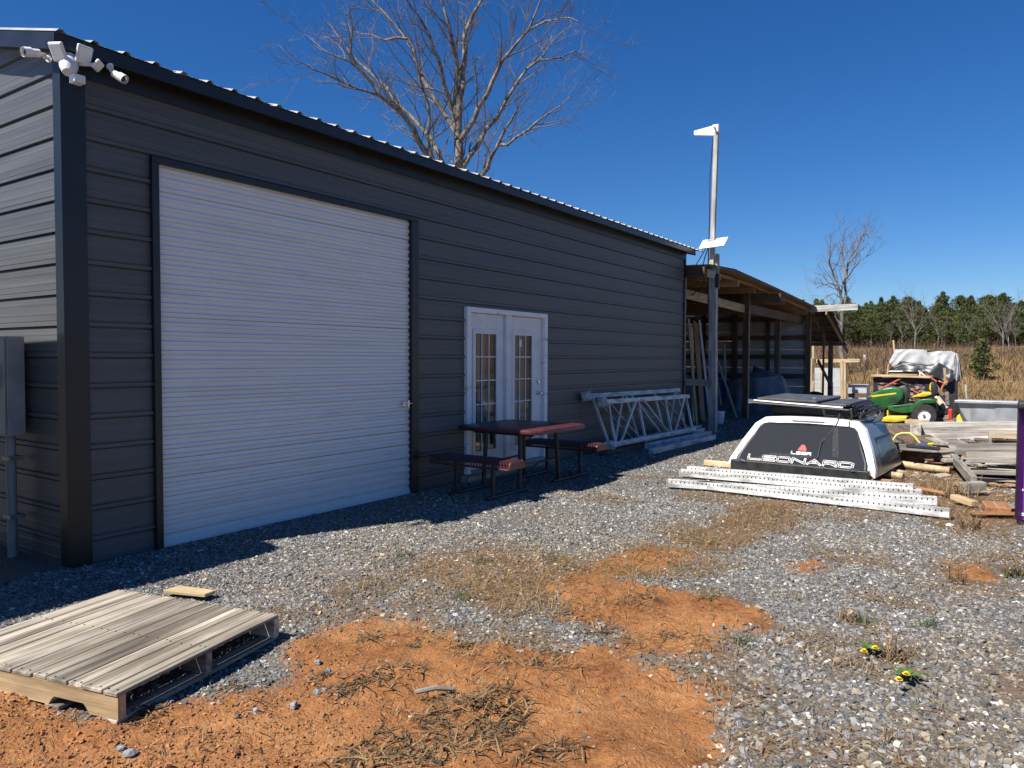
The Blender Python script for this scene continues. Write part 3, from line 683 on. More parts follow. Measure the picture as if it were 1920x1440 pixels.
while 2.555+k*4*RP < 14.6:
    put('roof_panel', rs, rf, Matrix.Translation((2.555+k*4*RP, EY-0.025, EZ-0.008)) @ Matrix.Rotation(ang, 4, 'X'))
    put('roof_panel', rs, rf, Matrix.Translation((2.555+k*4*RP+0.7, 2*RIDGE-EY+0.025, EZ-0.008)) @ Matrix.Rotation(math.pi, 4, 'Z') @ Matrix.Rotation(ang, 4, 'X'))
    k += 1
mb = MB(); mb.add([(2.5,RIDGE-0.25,gz(RIDGE-0.25)+0.026),(14.82,RIDGE-0.25,gz(RIDGE-0.25)+0.026),(14.82,RIDGE,gz(RIDGE)+0.03),(2.5,RIDGE,gz(RIDGE)+0.03),(2.5,RIDGE+0.25,gz(RIDGE-0.25)+0.026),(14.82,RIDGE+0.25,gz(RIDGE-0.25)+0.026)], [(0,1,2,3),(3,2,5,4)])
obj('ridge_cap', mb, tr, rf, I4)
# roll-up door
mb = MB().box((3.30,BY0-0.045,-0.03),(3.358,BY0+0.02,3.085)); mb.box((6.338,BY0-0.045,-0.03),(6.455,BY0+0.02,3.085)); mb.box((3.30,BY0-0.047,3.085),(6.455,BY0+0.02,3.135))
rd = obj('roller_door', mb, tr, bld, I4, bevel=0.004)
SP = 0.0771
def slat_mesh():
    pr = [(0,0.000),(0.009,-0.013),(0.034,-0.0135),(0.043,0.0),(SP,0)]
    rows = [[(x, o, z) for x in np.linspace(3.352, 6.345, 5)] for z, o in pr]
    return mesh_of(MB().sheet(rows), 'slat', 'door_white')
sm_ = slat_mesh()
for i in range(40):
    put('slat', sm_, rd, Matrix.Translation((0, BY0+0.012+random.uniform(-0.0003, 0.0003), 0.02+i*SP)) @ Matrix.Rotation(random.uniform(-0.0006, 0.0006), 4, 'Y'))
obj('bottom_bar', MB().box((3.35,BY0-0.012,-0.02),(6.34,BY0+0.012,0.03)), 'door_white', rd, I4, bevel=0.003)
obj('bottom_seal', MB().box((3.352,BY0-0.008,-0.05),(6.338,BY0+0.01,-0.018)), 'rubber', rd, I4)
mb = MB().box((6.20,BY0-0.03,1.005),(6.30,BY0-0.004,1.055)); mb.tube([(6.215,BY0-0.035,1.03),(6.345,BY0-0.035,1.03)], 0.009, 8); mb.box((6.265,BY0-0.05,0.985),(6.285,BY0-0.03,1.07))
obj('slide_latch', mb, 'chrome', rd, I4, bevel=0.002)
# french doors
FX0, FX1, FZ0, FZ1 = 7.35, 9.265, 0.085, 2.185
fr = MB(); yb, yf = BY0+0.06, BY0-0.05
fr.box((FX0,yf,FZ0),(FX0+0.085,yb,FZ1)); fr.box((FX1-0.085,yf,FZ0),(FX1,yb,FZ1)); fr.box((FX0+0.085,yf,FZ1-0.065),(FX1-0.085,yb,FZ1))
fd = obj('french_door', fr, 'white_dirty', bld, I4, bevel=0.004)
obj('door_sill', MB().box((FX0+0.087,yf-0.03,FZ0-0.02),(FX1-0.087,yb,FZ0+0.03)), 'steel_dull', fd, I4, bevel=0.004)
board('door_step', (FX0-0.1,BY0-0.085,0.035), (FX1+0.05,BY0-0.085,0.035), 0.14, 0.09, 'wood_grey', bld)
obj('mullion', MB().box((8.225,yf+0.012,FZ0+0.03),(8.355,yb-0.01,FZ1-0.067)), 'white_paint', fd, I4, bevel=0.004)
for (x0, x1, gx0, gx1) in ((FX0+0.09, 8.222, 7.575, 8.05), (8.358, FX1-0.09, 8.462, 8.92)):
    y0_, y1_ = BY0+0.005, BY0+0.048; z0, z1, g0, g1 = FZ0+0.034, FZ1-0.070, 0.335, 1.868
    lf = MB().box((x0,y0_,z0),(gx0,y1_,z1)); lf.box((gx1,y0_,z0),(x1,y1_,z1)); lf.box((gx0,y0_,z0),(gx1,y1_,g0)); lf.box((gx0,y0_,g1),(gx1,y1_,z1))
    obj('door_leaf', lf, 'white_paint', fd, I4, bevel=0.002)
    md = MB()
    for (a, b, c_, d_) in ((gx0-0.05,gx0+0.012,g0-0.05,g1+0.05),(gx1-0.012,gx1+0.05,g0-0.05,g1+0.05)): md.box((a,y0_-0.012,c_),(b,y0_-0.001,d_))
    for (c_, d_) in ((g0-0.05,g0+0.012),(g1-0.012,g1+0.05)): md.box((gx0+0.012,y0_-0.012,c_),(gx1-0.012,y0_-0.001,d_))
    obj('glazing_bead', md, 'white_paint', fd, I4, bevel=0.003)
    for i in range(3):
        for j in range(5):
            wx = (gx1-gx0)/3; wz = (g1-g0)/5
            obj('pane', MB().box((gx0+i*wx+0.001,y0_+0.012,g0+j*wz+0.001),(gx0+(i+1)*wx-0.001,y0_+0.018,g0+(j+1)*wz-0.001)), 'glass_house', fd, I4)
    for i in (1, 2): obj('muntin', MB().box((gx0+i*(gx1-gx0)/3-0.007,y0_+0.002,g0),(gx0+i*(gx1-gx0)/3+0.007,y0_+0.0115,g1)), 'white_paint', fd, I4)
    for j in (1, 2, 3, 4): obj('muntin', MB().box((gx0,y0_+0.003,g0+j*(g1-g0)/5-0.007),(gx1,y0_+0.0112,g0+j*(g1-g0)/5+0.007)), 'white_paint', fd, I4)
    rows = []
    for z in (g0-0.1, 0.9, g1+0.1): rows.append([(gx0-0.05+t*(gx1-gx0+0.1), BY0+0.12+0.022*math.sin(t*34), z) for t in np.linspace(0, 1, 40)])
    obj('curtain', MB().sheet(rows), 'curtain_cloth', fd, I4, smooth=60)
obj('notice', MB().box((8.60,BY0+0.0085,1.70),(8.665,BY0+0.0112,1.80)), 'decal_white', fd, I4)
mb = MB().tube([(9.082,BY0+0.004,1.042),(9.082,BY0-0.045,1.042)], [0.03,0.012], 12); mb.tube([(9.082,BY0-0.03,1.042),(9.082,BY0-0.05,1.042),(9.082,BY0-0.068,1.042),(9.082,BY0-0.075,1.042)], [0.014,0.029,0.028,0.012], 14)
obj('door_knob', mb, 'chrome', fd, I4, smooth=40)
obj('deadbolt', MB().tube([(9.08,BY0+0.004,1.205),(9.08,BY0-0.02,1.205)], [0.031,0.026], 14), 'chrome', fd, I4, smooth=40)
# near-black slab stands in for the unlit room behind the glass
obj('dark_room_stand_in', MB().box((7.30,BY0+0.13,0.04),(9.32,BY0+0.16,2.3)), 'dark_void', bld, I4)

# ------------------------------------------------------------------ security lights and cameras at the corner
def cyl_between(mb, a, b, r0, r1=None, n=14): return mb.tube([a, b], [r0, r0 if r1 is None else r1], n)
def bullet(p, d, label, mount, k=0.66):
    rt = root('security_camera', label, 'camera', p); p = Vector(p); d = Vector(d).normalized(); m = Vector(mount)-p
    b = MB().tube([-d*0.075*k, -d*0.07*k, d*0.06*k, d*0.065*k], [0.016, 0.027, 0.029, 0.027], 16); obj('body', b, 'white_paint', rt, smooth=40)
    s = MB().tube([d*0.02*k+Vector((0,0,0.003)), d*0.10*k+Vector((0,0,0.003))], [0.033, 0.033], 16, cap=False); obj('sun_shield', s, 'white_paint', rt, smooth=40)
    obj('lens', MB().tube([d*0.06*k, d*0.072*k], [0.024, 0.020], 16), 'black_plastic', rt, smooth=30)
    ar = MB().tube([-d*0.05*k, -d*0.07*k+m*0.35, m*0.75, m], [0.012, 0.013, 0.013, 0.012], 10); ar.tube([m*0.96, m*1.02], [0.026, 0.026], 14); obj('bracket', ar, 'white_paint', rt, smooth=40)
bullet(OX(61,99,2.43), (-0.75,-0.1,-0.22), 'white bullet camera under the lit gable edge of the workshop', OX(92,110,2.56))
bullet(OY(222,143,5.42), (0.25,-0.75,-0.45), 'white bullet camera under the long eave beside the floodlight', OY(206,124,5.50))
fl = root('floodlight', 'white security floodlight with three tilted lamp heads at the corner', 'light', (2.62,5.53,3.60)); FS = 0.84
obj('base', MB().tube([(0.02,0.03,0.04),(0,0,0.0),(-0.01,-0.03,-0.05),(-0.02,-0.05,-0.10)], [0.065,0.075,0.07,0.05], 16), 'white_paint', fl, smooth=45)
def lamp(c, nrm, w_, h_):
    n_ = Vector(nrm).normalized(); M, _ = frame((0,0,0), n_); M = Matrix.Translation(Vector(c)) @ M.to_3x3().to_4x4()
    hd = obj('lamp_head', MB().box((-0.028,-w_/2,-h_/2),(0,w_/2,h_/2)), 'white_paint', fl, WM(fl) @ M, bevel=0.01, seg=2)
    obj('lamp_lens', MB().box((0.0005,-w_/2+0.012,-h_/2+0.012),(0.004,w_/2-0.012,h_/2-0.012)), 'decal_white', hd, WM(fl) @ M, bevel=0.002)
    obj('lamp_arm', MB().tube([Vector(c)-n_*0.02, Vector(c)*0.35], 0.016, 8), 'white_paint', fl, smooth=40)
lamp((-0.10,-0.03,0.045), (-0.62,-0.35,-0.45), 0.12, 0.15); lamp((0.085,-0.10,0.065), (0.1,-0.9,-0.3), 0.13, 0.15); lamp((0.19,-0.12,0.0), (0.5,-0.5,-0.6), 0.12, 0.09)
obj('sensor', MB().box((-0.005,-0.105,-0.175),(0.09,-0.01,-0.105)), 'white_paint', fl, bevel=0.012, seg=2)
fl.scale = (FS, FS, FS)
mbx = root('meter_box', 'grey electrical meter cabinet on the gable wall, conduit running down', 'meter box', (2.57,6.52,0.94))
obj('cabinet', MB().box((2.50,6.29,0.94),(2.625,6.76,1.70)), 'grey_box', mbx, I4, bevel=0.006)
obj('cover', MB().box((2.488,6.305,0.955),(2.4995,6.745,1.685)), 'grey_box', mbx, I4, bevel=0.004)
obj('meter', MB().tube([(2.49,6.53,1.40),(2.40,6.53,1.40),(2.385,6.53,1.40)], [0.09,0.085,0.05], 20), 'galvanised', mbx, I4, smooth=40)
obj('conduit', MB().tube([(2.56,6.40,-0.05),(2.56,6.40,0.945)], 0.035, 14), 'grey_box', mbx, I4, smooth=40)
for z in (0.3, 0.75): obj('pipe_strap', MB().box((2.522,6.34,z),(2.63,6.46,z+0.03)), 'steel_dull', mbx, I4)

# ------------------------------------------------------------------ added shade caster: assumed trailer shape, out of view, shades the gable
trl = root('shade_caster_trailer', 'unseen tall white trailer shape added to cast shade on the gable', 'trailer', (-0.6, 6.62, 0))
sec = [(-1.0,0.42),(1.0,0.42),(1.0,2.66),(0.93,2.83),(0.78,2.92),(-0.70,2.95),(-0.90,2.88),(-1.0,2.74)]
obj('body', MB().prism(sec, -2.1, 2.3, 'x'), 'topper_white', trl, bevel=0.02)
obj('nose', MB().prism([(-2.09,-0.98),(-2.8,-0.25),(-2.8,0.25),(-2.09,0.98)], 0.43, 2.70, 'z'), 'topper_white', trl, bevel=0.02)
for s in (-1, 1):
    obj('rear_door', MB().box((2.305,0.02 if s > 0 else -0.95,0.5),(2.335,0.95 if s > 0 else -0.02,2.65)), 'topper_white', trl, bevel=0.006)
    obj('door_bar', MB().tube([(2.36,s*0.10,0.5),(2.36,s*0.10,2.6)], 0.014, 8), 'steel_dull', trl, smooth=40)
    obj('tail_light', MB().box((2.305,s*0.975-0.02,0.7),(2.325,s*0.975+0.02,0.9)), 'decal_red', trl)
    obj('fender', MB().prism([(-0.95,0.40),(-0.90,0.72),(0.90,0.72),(0.95,0.40)], s*1.0, s*1.2, 'y'), 'black_plastic', trl)
    for x in (-0.45, 0.45):
        wl = obj('wheel', MB().disc_wheel((0,0,0), 0.19, 0.33, -0.1, 0.1), 'rubber', trl, WM(trl) @ Matrix.Translation((x, s*1.08, 0.33)) @ Matrix.Rotation(math.pi/2, 4, 'Z'), smooth=40)
        obj('rim', MB().tube([(-0.09,0,0),(0.09,0,0)], 0.19, 20), 'white_paint', wl, smooth=40)
obj('chassis', MB().box((-2.1,-0.9,0.28),(2.25,0.9,0.42)), 'black_plastic', trl); obj('drawbar', MB().tube([(-2.1,0.6,0.4),(-3.5,0,0.42),(-2.1,-0.6,0.4)], 0.05, 8), 'black_plastic', trl)

# ================================================================== NEAR PALLET
pr0 = G(220, 1299, 0.122); pr1 = G(523, 1151, 0.122)
ex = (pr1-pr0); LX = ex.length; ex.normalize(); LY = 1.20; prz = math.atan2(ex.y, ex.x)
pal = root('wooden_pallet', 'weathered flat wooden pallet lying half on gravel and clay', 'pallet', (pr0.x, pr0.y, -0.018), prz)
def lboard(name, a, b, wd, th, mat, parent, up=(0,0,1), bevel=0.003):
    Wm = WM(parent); a = Wm @ Vector(a); b = Wm @ Vector(b)
    return board(name, a, b, wd, th, mat, parent, Wm.to_3x3() @ Vector(up), bevel)
ws = [0.085,0.13,0.088,0.135,0.09,0.13,0.088,0.138,0.09,0.135,0.10]; ws = [v*(LY-0.007*(len(ws)-1))/sum(ws) for v in ws]; tot = sum(ws); gap = (LY-tot)/(len(ws)-1); y = 0
for i, wd in enumerate(ws):
    dz = random.uniform(-0.0015, 0.0015); e0, e1 = random.uniform(-0.006, 0.006), random.uniform(-0.006, 0.006)
    lboard('deck_board', (e0, y+wd/2, 0.131+dz), (LX+e1, y+wd/2, 0.131-dz), wd, 0.018, 'wood_pallet', pal); y += wd+gap
def stringer(x):
    pts = [(0,0.018),(0.17,0.018),(0.19,0.045),(0.205,0.058),(0.385,0.058),(0.40,0.045),(0.42,0.018),(0.78,0.018),(0.80,0.045),(0.815,0.058),(0.995,0.058),(1.01,0.045),(1.03,0.018),(LY,0.018),(LY,0.121),(0,0.121)]
    # long axis along own X: outline in (x,z), thickness in y
    Ms = WM(pal) @ Matrix.Translation((x, 0, 0)) @ Matrix.Rotation(math.pi/2, 4, 'Z')
    obj('stringer', MB().prism(pts, -0.02, 0.02, 'y'), 'wood_tan' if x < 0.1 else 'wood_pallet', pal, Ms)
for x in (0.022, LX/2, LX-0.022): stringer(x)
nl = MB(); y = 0
for wd in ws:
    for x in (0.02, LX/2, LX-0.02):
        for f in (0.25, 0.75):
            cx_, cy_ = x+random.uniform(-0.006, 0.006), y+wd*f+random.uniform(-0.008, 0.008); nl.tube([(cx_, cy_, 0.139), (cx_, cy_, 0.1425)], 0.0042, 6)
    y += wd+gap
obj('nail_heads', nl, 'black_plastic', pal)['kind'] = 'stuff'
for yy in (0.05, 0.40, 0.75, 1.15): lboard('bottom_board', (0, yy, 0.008), (LX, yy, 0.008), 0.09, 0.019, 'wood_pallet', pal)
q0, q1 = G(305, 1108, 0.05), G(395, 1118, 0.05)
bd = MB().prism([(0,0),(0.31,0.01),(0.32,0.10),(0.02,0.12)], 0, 0.022, 'z')
Mb, _ = frame(G(306, 1113, 0.02), G(390, 1122, 0.02))
tag(obj('board_offcut', bd, 'wood_fresh', None, Mb, bevel=0.003), 'short pale yellow board with a knot behind the pallet', 'board')

# ================================================================== PICNIC TABLE
pt = root('picnic_table', 'dark red square picnic table with attached mesh benches before french doors', 'table', (7.56, 4.98, 0))
TZ = 0.735; hs_ = 0.60; c_ = 0.10
oct_ = [(-hs_+c_,-hs_),(hs_-c_,-hs_),(hs_,-hs_+c_),(hs_,hs_-c_),(hs_-c_,hs_),(-hs_+c_,hs_),(-hs_,hs_-c_),(-hs_,-hs_+c_)]
obj('tabletop', MB().prism(oct_, TZ-0.05, TZ, 'z'), 'red_vinyl', pt, bevel=0.016, seg=2, smooth=40)
for sx_ in (-1, 1):
    for sy_ in (-1, 1):
        obj('leg', MB().tube([(sx_*0.40,sy_*0.24,TZ-0.05),(sx_*0.44,sy_*0.26,0.03)], 0.026, 10), 'black_plastic', pt, smooth=40)
    obj('top_rail', MB().tube([(sx_*0.40,-0.42,TZ-0.07),(sx_*0.40,0.42,TZ-0.07)], 0.02, 8), 'black_plastic', pt, smooth=40)
    # bench
    bx = sx_*0.98; b0, b1 = -0.58, 0.50
    bs = MB(); wv = 0.15
    def seat_pt(u, v):   # u across -1..1, v along
        z = 0.445; x = u*wv
        if abs(u) > 0.78: z -= 0.075*((abs(u)-0.78)/0.22)**1.3; x = math.copysign(wv*0.97, u)*(0.80/0.78*0.78+0.22*min(1, (abs(u)-0.78)/0.22*2)) if True else x
        return Vector((bx+x, v, z))
    mesh_ = obj('bench_seat', (lambda m: m)(MB()), 'red_vinyl', pt) if False else None
    us = [-1,-0.95,-0.86,-0.78,-0.4,0,0.4,0.78,0.86,0.95,1]
    # expanded-metal diamonds: crossed ribs laid over the seat surface
    nd = 26
    for i in range(-10, nd+10):
        for dr in (1, -1):
            pts = []
            for u in us:
                v = b0+0.03+(b1-b0-0.06)*(i/nd)+dr*u*0.13
                if b0+0.01 < v < b1-0.01: pts.append(seat_pt(u, v))
            if len(pts) > 1: bs.tube(pts, 0.006, 4)
    st = obj('bench_seat', bs, 'red_vinyl', pt); st['kind'] = 'stuff'
    fr_ = MB()
    for v in (b0, b1):
        rows = [[seat_pt(u, v+d) for u in us] for d in (-0.012, 0.012)]
        pl = [(seat_pt(u, v).x, seat_pt(u, v).z) for u in us]; pl += [(bx+wv, 0.362), (bx-wv, 0.362)]
        fr_.prism(pl, v-0.014, v+0.014, 'y')
    obj('bench_end', fr_, 'red_vinyl', pt, bevel=0.004)
    obj('bench_rail', MB().tube([(bx-wv,b0,0.365),(bx-wv,b1,0.365)], 0.012, 8).tube([(bx+wv,b0,0.365),(bx+wv,b1,0.365)], 0.012, 8), 'red_vinyl', pt, smooth=40)
    obj('bench_pan', MB().box((bx-wv+0.03,b0+0.02,0.418),(bx+wv-0.03,b1-0.02,0.424)), 'red_vinyl', pt)
    for v in (-0.27, 0.24):
        obj('bench_leg', MB().tube([(bx,v,0.42),(bx,v,0.03)], 0.025, 10), 'black_plastic', pt, smooth=40)
        obj('foot_bar', MB().tube([(bx-sx_*-0.12,v,0.022),(bx-sx_*0.2,v,0.022),(sx_*0.30,v*0.98,0.022)], 0.024, 8), 'black_plastic', pt, smooth=40)
for v in (-0.25, 0.25):
    obj('cross_bar', MB().tube([(-0.42,v,0.28),(-0.15,v,0.25),(0.0,v,0.30),(0.42,v,0.31)], 0.013, 8), 'black_plastic', pt, smooth=40)

# ================================================================== PALLET RACK UPRIGHTS
def rack_frame(A0, A1, B0, B1, label, group=None):
    """A: lower post, B: upper post (world points)"""
    A0, A1, B0, B1 = map(Vector, (A0, A1, B0, B1)); n_ = (A1-A0).cross(B0-A0).normalized()
    rt = root('leaning_rack', label, 'rack', (A0.x, A0.y, 0), 0, group)
    for P, Q in ((A0, A1), (B0, B1)):
        board('post', P, Q, 0.075, 0.075, 'rack_white', rt, n_, 0.004)
        d = (Q-P).normalized(); mb = MB().bar(P-d*0.012, P+d*0.004, 0.15, 0.16, n_); mb.bar(P-d*0.06, P+d*0.02, 0.09, 0.1, n_); obj('foot_plate', mb, 'rack_white', rt, I4)
    def at(P, Q, t): return P+(Q-P)*t
    for t in (0.05, 0.36, 0.68, 0.97):
        board('brace', at(A0, A1, t), at(B0, B1, t), 0.045, 0.035, 'rack_white', rt, n_, 0.002)
    for ta, tb in ((0.09, 0.33), (0.64, 0.40), (0.71, 0.94)):
        board('diagonal_brace', at(A0, A1, ta)+n_*0.02, at(B0, B1, tb)+n_*0.02, 0.04, 0.03, 'rack_white', rt, n_, 0.002)
    for ta, tb in ((0.33, 0.08), (0.66, 0.36), (0.95, 0.70)):
        obj('rod', MB().tube([at(A0, A1, ta)-n_*0.03, at(B0, B1, tb)-n_*0.03], 0.009, 6), 'rack_white', rt, I4)
    return rt
rack_frame((10.62,5.32,0.17),(14.35,5.32,0.14),(10.58,5.44,0.85),(14.28,5.44,0.79), 'white steel rack frame leaning on the grey wall, outer of two', 'rack frames leaning on the wall')
rack_frame((10.7,5.46,0.12),(14.35,5.46,0.10),(10.35,5.61,0.945),(14.22,5.61,0.91), 'white steel rack frame against the wall, behind the outer frame', 'rack frames leaning on the wall')
obj_b = board('timber', (10.5,5.38,0.05), (14.2,5.38,0.04), 0.16, 0.08, 'wood_brown'); tag(obj_b, 'dark timber lying under the leaning rack frames', 'timber')
def rack_post(p0, p1, label, group, sz=0.085, holes=True, z=None, hmul=1.0):
    p0 = Vector(p0); p1 = Vector(p1); rt = root('rack_post', label, 'rack post', (p0.x, p0.y, p0.z-sz/2), 0, group)
    M, l = frame(p0, p1); h = sz*hmul/2; t = 0.004
    # open C section, mouth to the back
    mb = MB().box((0,-sz/2,-h),(l,-sz/2+t,h)); mb.box((0,-sz/2+t,h-t),(l,sz/2,h)); mb.box((0,-sz/2+t,-h),(l,sz/2,-h+t))
    obj('channel', mb, 'rack_white', rt, M)
    if holes:
        hm = MB(); k = 0.05
        while k < l-0.03:
            for (a, r) in ((0, 0.007),):
                c = Vector((k, -sz/2-0.0008, h*0.45)); pts = [c+Vector((math.cos(q)*0.0075, 0, math.sin(q)*0.011)) for q in np.linspace(0, 2*math.pi, 9)[:-1]]
                hm.add(pts, [tuple(range(8))]); c = Vector((k, 0.0, h+0.0008)); pts = [c+Vector((math.cos(q)*0.0075, math.sin(q)*0.012, 0)) for q in np.linspace(0, 2*math.pi, 9)[:-1]]; hm.add(pts, [tuple(range(8))])
            k += 0.0508
        s_ = obj('dark_slot_marks', hm, 'decal_dark', rt, M); s_['kind'] = 'stuff'  # flat dark ovals stand in for the shaded holes
    obj('end_cap', MB().box((l,-sz*0.55,-h*1.05),(l+0.012,sz*0.1,h*1.05)), 'steel_dull', rt, M)
    obj('foot_plate', MB().box((-0.01,-sz*0.6,-h*1.1),(0,sz*0.6,h*1.1)), 'rack_white', rt, M)
    return rt
GP = 'perforated rack posts lying before the truck cap'
rack_post(G(1310,908,0.05), G(1781,962,0.05), 'white perforated rack post on the gravel, outermost from the truck cap', GP)
rack_post(G(1253,905,0.05), G(1756,939,0.05), 'white perforated rack post, second from the outermost before the truck cap', GP)
rack_post(G(1278,886,0.05), G(1728,925,0.05), 'white rack post with dark weathered end, third before the truck cap', GP)
rack_post(G(1292,880,0.09), G(1712,915,0.10), 'white rack post lying closest to the truck cap', GP)
GP2 = 'rack posts lying beside the leaning frames'
rack_post(G(1222,846,0.05), G(1338,819,0.05), 'pale rack post lying in shade, lowest of the pile by the wall', GP2, holes=False)
rack_post(G(1214,836,0.05), G(1330,812,0.05), 'pale rack post in the shaded pile, second from the gravel edge', GP2, holes=False)
rack_post(G(1205,830,0.07), G(1318,806,0.07), 'pale rack post in the shaded pile, third from the gravel edge', GP2, holes=False)
rack_post(G(1195,822,0.10), G(1312,800,0.10), 'pale rack post in the shaded pile, nearest the leaning frames', GP2, holes=False)
for i, (x, y, l, a) in enumerate(((1140,835,0.25,0.4),(1160,838,0.2,1.2),(1105,825,0.3,0.2),(1075,828,0.22,-0.3))):
    p = G(x, y, 0.03); tag(board('wood_scrap', p, p+Vector((math.cos(a)*l, math.sin(a)*l, 0.02)), 0.1, 0.04, 'wood_tan'), 'short wood offcut on the shaded gravel by the picnic bench', 'wood scrap', 'offcuts by the bench')

# ================================================================== ANTENNA POLE
PX, PY = 15.3, 5.27
pole = root('antenna_pole', 'tall whitewashed timber pole with bolted splice beside the shed', 'pole', (PX, PY, 0))
board('lower_post', (PX,PY,-0.05), (PX-0.02,PY+0.03,3.62), 0.15, 0.14, 'wood_white', pole, (1,0,0))
board('upper_post', (PX-0.10,PY+0.04,3.02), (PX-0.10,PY-0.03,6.30), 0.085, 0.09, 'wood_white', pole, (1,0,0))
board('splice_board', (PX-0.02,PY-0.06,3.0), (PX-0.02,PY-0.055,3.72), 0.12, 0.05, 'wood_grey', pole, (0,1,0))
obj('bracket', MB().box((PX-0.12,PY-0.12,3.02),(PX-0.05,PY-0.04,3.30)), 'black_plastic', pole, I4, bevel=0.01)
board('tie_board', (PX-0.09,PY+0.02,1.03), (14.85,5.74,1.06), 0.14, 0.04, 'wood_grey', pole, (0,1,0.01))
board('top_cleat', (15.02,5.42,3.33), (15.16,5.22,3.28), 0.16, 0.05, 'wood_white', pole, (1,0.5,0.1))
obj('cable', MB().tube([(PX-0.15,PY+0.03,6.1),(PX-0.155,PY+0.08,5.3),(PX-0.15,PY+0.08,4.3),(PX-0.12,PY+0.11,3.3),(PX-0.10,PY+0.10,2.6)], 0.012, 6), 'black_plastic', pole, I4, smooth=60)
obj('drop_cable', MB().tube([(PX-0.08,PY+0.14,3.9),(PX-0.05,PY+0.28,3.7),(PX-0.02,PY+0.42,3.50)], 0.009, 6).tube([(PX-0.08,PY+0.12,3.88),(PX-0.02,PY+0.22,3.65),(PX+0.05,PY+0.28,3.5),(PX-0.05,PY+0.2,3.1),(PX+0.3,PY+0.7,2.85)], 0.011, 6), 'black_plastic', pole, I4, smooth=60)
an = root('panel_antenna', 'white wedge shaped directional antenna at the top of the pole', 'antenna', (PX-0.1, PY-0.02, 6.30))
tip = OY(1303, 250, PY); 
def anp(x, y): return OX(x, y, PX-0.12)
pts = [anp(1302,246), anp(1302,254), anp(1342,255), anp(1342,235)]
mb = MB(); d_ = Vector((0.07, 0.0, 0.0)); mb.add([p+d_*0.5 for p in pts]+[p-d_*0.5 for p in pts], [(0,1,2,3),(7,6,5,4),(0,4,5,1),(1,5,6,2),(2,6,7,3),(3,7,4,0)])
obj('housing', mb, 'white_paint', an, I4, bevel=0.008, seg=2)
obj('mount', MB().box((PX-0.16,PY-0.09,6.20),(PX-0.03,PY+0.05,6.36)), 'white_paint', an, I4, bevel=0.02, seg=2)
obj('arm', MB().tube([(PX-0.24,PY-0.02,6.28),(PX-0.1,PY-0.02,6.28)], 0.02, 8), 'steel_dull', an, I4)
dc = [OY(*q) for q in ((1312,467,PY-0.05),(1348,466,PY-0.05),(1360,445,PY+0.0),(1329,447,PY+0.0))]
dish = root('satellite_dish', 'flat white rectangular satellite dish tilted on the pole', 'satellite dish', (PX-0.1, PY-0.04, 3.95))
c0_ = sum(dc, Vector())/4; ux = (dc[1]-dc[0]).normalized(); 
nrm = Vector((-0.62, 0.05, 0.78)).normalized(); uy = Vector((0,-1,0)) ; uy = (uy-nrm*uy.dot(nrm)).normalized(); ux = uy.cross(nrm)
Md = Matrix(((uy.x,ux.x,nrm.x,c0_.x),(uy.y,ux.y,nrm.y,c0_.y),(uy.z,ux.z,nrm.z,c0_.z),(0,0,0,1)))
obj('panel', MB().box((-0.27,-0.17,-0.015),(0.27,0.17,0.015)), 'white_paint', dish, Md, bevel=0.008, seg=2)
obj('mast', MB().tube([c0_, c0_+Vector((0.04,0.0,-0.25)), (PX-0.08,PY-0.03,3.62)], 0.02, 8), 'steel_dull', dish, I4, smooth=40)

# ================================================================== OPEN SHED
SX0, SX1, SY0, SY1 = 14.86, 25.4, 5.85, 12.5
shed = root('open_shed', 'open-front timber shed with rusty brown roof deck beside the workshop', 'shed', (15.0, 5.9, 0))
def sz_(x): return float(np.interp(x, [14.8, 16.4, 19.9, 24.2, 25.6], [3.49, 3.55, 3.40, 3.20, 3.13]))   # roof edge height along the front
def rz_(x, y): return sz_(x)+0.03*(y-5.25)
# roof deck boards (plywood strips) and metal on top
xs_ = np.linspace(14.86, 25.5, 10)
for a, b in zip(xs_[:-1], xs_[1:]):
    Vs = [(a,5.25,rz_(a,5.25)-0.055),(b-0.006,5.25,rz_(b,5.25)-0.055),(b-0.006,12.6,rz_(b,12.6)-0.055),(a,12.6,rz_(a,12.6)-0.055)]
    obj('deck_panel', MB().add(Vs+[(x,y,z+0.02) for x,y,z in Vs], [(0,1,2,3),(7,6,5,4),(0,4,5,1),(1,5,6,2),(2,6,7,3),(3,7,4,0)]), 'wood_ply', shed, I4)
mb = MB(); rows = []
for y in (5.20, 12.65):
    r = []
    for x in np.linspace(14.82, 25.55, 96):
        r.append((x, y, rz_(x, y)-0.03+0.022*(0.5+0.5*math.sin((x-14.82)*2*math.pi/0.2286))**3))
    rows.append(r)
obj('roof_sheet', mb.sheet(rows), 'steel_dull', shed, I4)
mb = MB(); rows = []
for z in (-0.075, -0.028): rows.append([(x, 5.225, rz_(x, 5.2)+z) for x in np.linspace(14.84, 25.5, 12)])
obj('fascia', mb.sheet(rows), 'wood_brown', shed, I4)
for y in (5.5, 6.3, 7.6, 8.9, 10.2, 11.6):      # purlins along the shed
    for a, b in zip(xs_[:-1:3], list(xs_[3::3])): board('purlin', (a+0.01,y,rz_(a,y)-0.095), (b-0.01,y,rz_(b,y)-0.095), 0.05, 0.075, 'wood_ply', shed)
for x in (15.0, 16.2, 17.5, 18.8, 20.2, 21.6, 23.0, 24.4):   # rafters
    board('rafter', (x,5.45,rz_(x,5.45)-0.20), (x,12.4,rz_(x,12.4)-0.20), 0.05, 0.14, 'wood_tan' if x < 18 else 'wood_ply', shed)
board('beam', (14.92,5.33,3.34), (15.12,7.5,3.38), 0.14, 0.22, 'wood_brown', shed)
